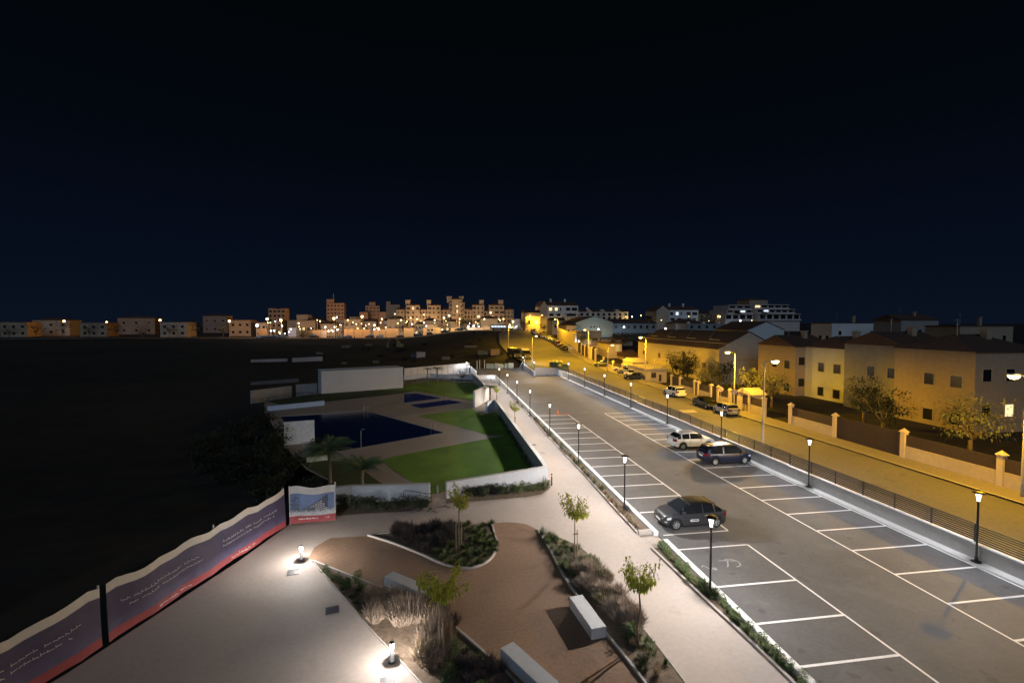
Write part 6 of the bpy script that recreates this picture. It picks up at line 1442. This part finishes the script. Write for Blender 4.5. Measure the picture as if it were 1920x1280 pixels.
for i, (px, py, Y, c_, r, p_) in enumerate(TL):
    tlamp(px, py, Y, c_, r*.8, p_, '%s lamp glowing in the distant town' % {'w': 'orange', 'c': 'small bluish-white', 'y': 'yellow'}[c_], {'w': 'orange lamps in the distant town', 'c': 'white lamps in the distant town', 'y': 'yellow lamps in the distant town'}[c_])
for i, (px, py, Y, p_) in enumerate([(430, 602, 280, 6000), (360, 606, 300, 0), (300, 600, 300, 6000), (200, 604, 330, 0), (120, 602, 300, 6000), (1560, 612, 170, 0), (1700, 600, 140, 3000)]):
    tlamp(px, py, Y, 'w', .6, p_, 'orange lamp glowing in the distant town', 'orange lamps in the distant town')
for i, (a, c, p_, Y, m) in enumerate([(430, 470, 600, 300, STUCCO3), (380, 425, 592, 380, BR), (300, 350, 604, 290, STUCCO), (220, 290, 596, 350, BR), (150, 200, 605, 300, STUCCO3), (60, 130, 600, 320, STUCCO), (0, 50, 604, 300, STUCCO3)]):
    town(a, c, p_, Y, 'dim %s house in the town beyond the left edge, %s from the right' % (('tan', 'brown', 'pale')[i % 3], ORD[i] if i else 'first'), m, wins=(3, 2, 1.4, 1.4, 1.5), roof=('flat', 'hip')[i % 2])
# bus, distant cars and town trees
x_, _, z_ = at(920, 622, 250); t = thing('bus', 'lit blue and white bus at the end of the dark field', 'bus', (x_, 250, ground_z(x_, 250)+.3)); b = MB(); b.box(0, 8.5, 0, 2.5, .4, 2.9); b.build('body', mat('bus_paint', (.12, .16, .28), .4, .05, 1), t)
for k in range(5): b = MB(); b.box(.4+k*1.6, 1.7+k*1.6, -.03, 0, 1.5, 2.4); b.build('window', LITC, t)
for k in (1.5, 6.6): b = MB(); b.lathe([(0, -.1), (.5, -.1), (.5, .1), (0, .1)], 14, axis='y'); b.build('wheel', RUBBER, t, loc=(k, 0, .5))
tc_ = [(487, 628, WPT), (497, 629, BPT), (507, 628, RPT), (517, 628, BPT), (530, 628, GPT), (590, 625, BPT), (640, 622, WPT), (652, 623, GPT), (693, 620, BPT), (712, 620, WPT), (750, 621, BPT), (783, 620, BPT), (806, 619, RPT), (833, 619, BPT), (860, 619, BPT), (870, 619, GPT)]
for i, (px, py, m) in enumerate(tc_):
    x_, _, _ = at(px, py, 254); g_ = max(ground_z(x_, 250), ground_z(x_, 256))
    o = copy_tree((CARS, CARB, CARW)[i % 3], (x_, 254, g_+.35), R.choice([0, math.pi]), 'distant %s car on the town street, %s from the left' % ({WPT: 'white', BPT: 'black', RPT: 'red', GPT: 'grey'}[m], ('first second third fourth fifth sixth seventh eighth ninth tenth eleventh twelfth thirteenth fourteenth fifteenth sixteenth'.split())[i]), 'distant cars on the town street'); recolour(o, m)
for i, (px, Y, h, r, lb) in enumerate([(756, 285, 9, 6, 'broad dark tree in front of the complex, left part'), (867, 285, 7.0, 5.2, 'round dark tree below the central tower'), (765, 272, 6, 3, 'smaller dark tree below the broad tree'), (835, 278, 5.5, 4, 'dark tree between bungalow and yellow lamps'), (882, 300, 6, 3, 'dark tree right of the central tower'), (570, 262, 4, 5, 'dark clump on the field edge at the left'), (1062, 205, 7, 5, 'dark tree between gabled building and green hall'), (1075, 230, 8, 6, 'dark tree below the white gabled facade'), (1092, 160, 5, 4, 'dark tree beside the slope houses'), (1330, 225, 8, 7, 'wide tree clump between the skyline buildings'), (980, 232, 6, 4, 'dark tree by the bright porch'), (1020, 225, 5, 3, 'bush at the foot of the yellow gable end'), (1160, 150, 5, 4, 'dim tree behind the balcony house')]):
    x_ = at(px, 620, Y)[0]; leafy_tree(lb, (x_, Y, ground_z(x_, Y)), h, r, 60+i, MATS['night_leaf'], 900)
for i, (px, pt, Y, lb) in enumerate([(520, 573, 290, 'tall dark palm in front of the brown block'), (1384, 583, 200, 'palm before the stepped apartment block, left of two'), (1432, 582, 200, 'palm before the stepped apartment block, right of two'), (1216, 592, 170, 'slim dark palm in the dim area left of the second gabled building')]):
    x_, _, z_ = at(px, pt+6, Y); g_ = ground_z(x_, Y); palm(lb, (x_, Y, g_), z_-g_, 2.6, 22, 80+i, False, MATS['night_leaf'])
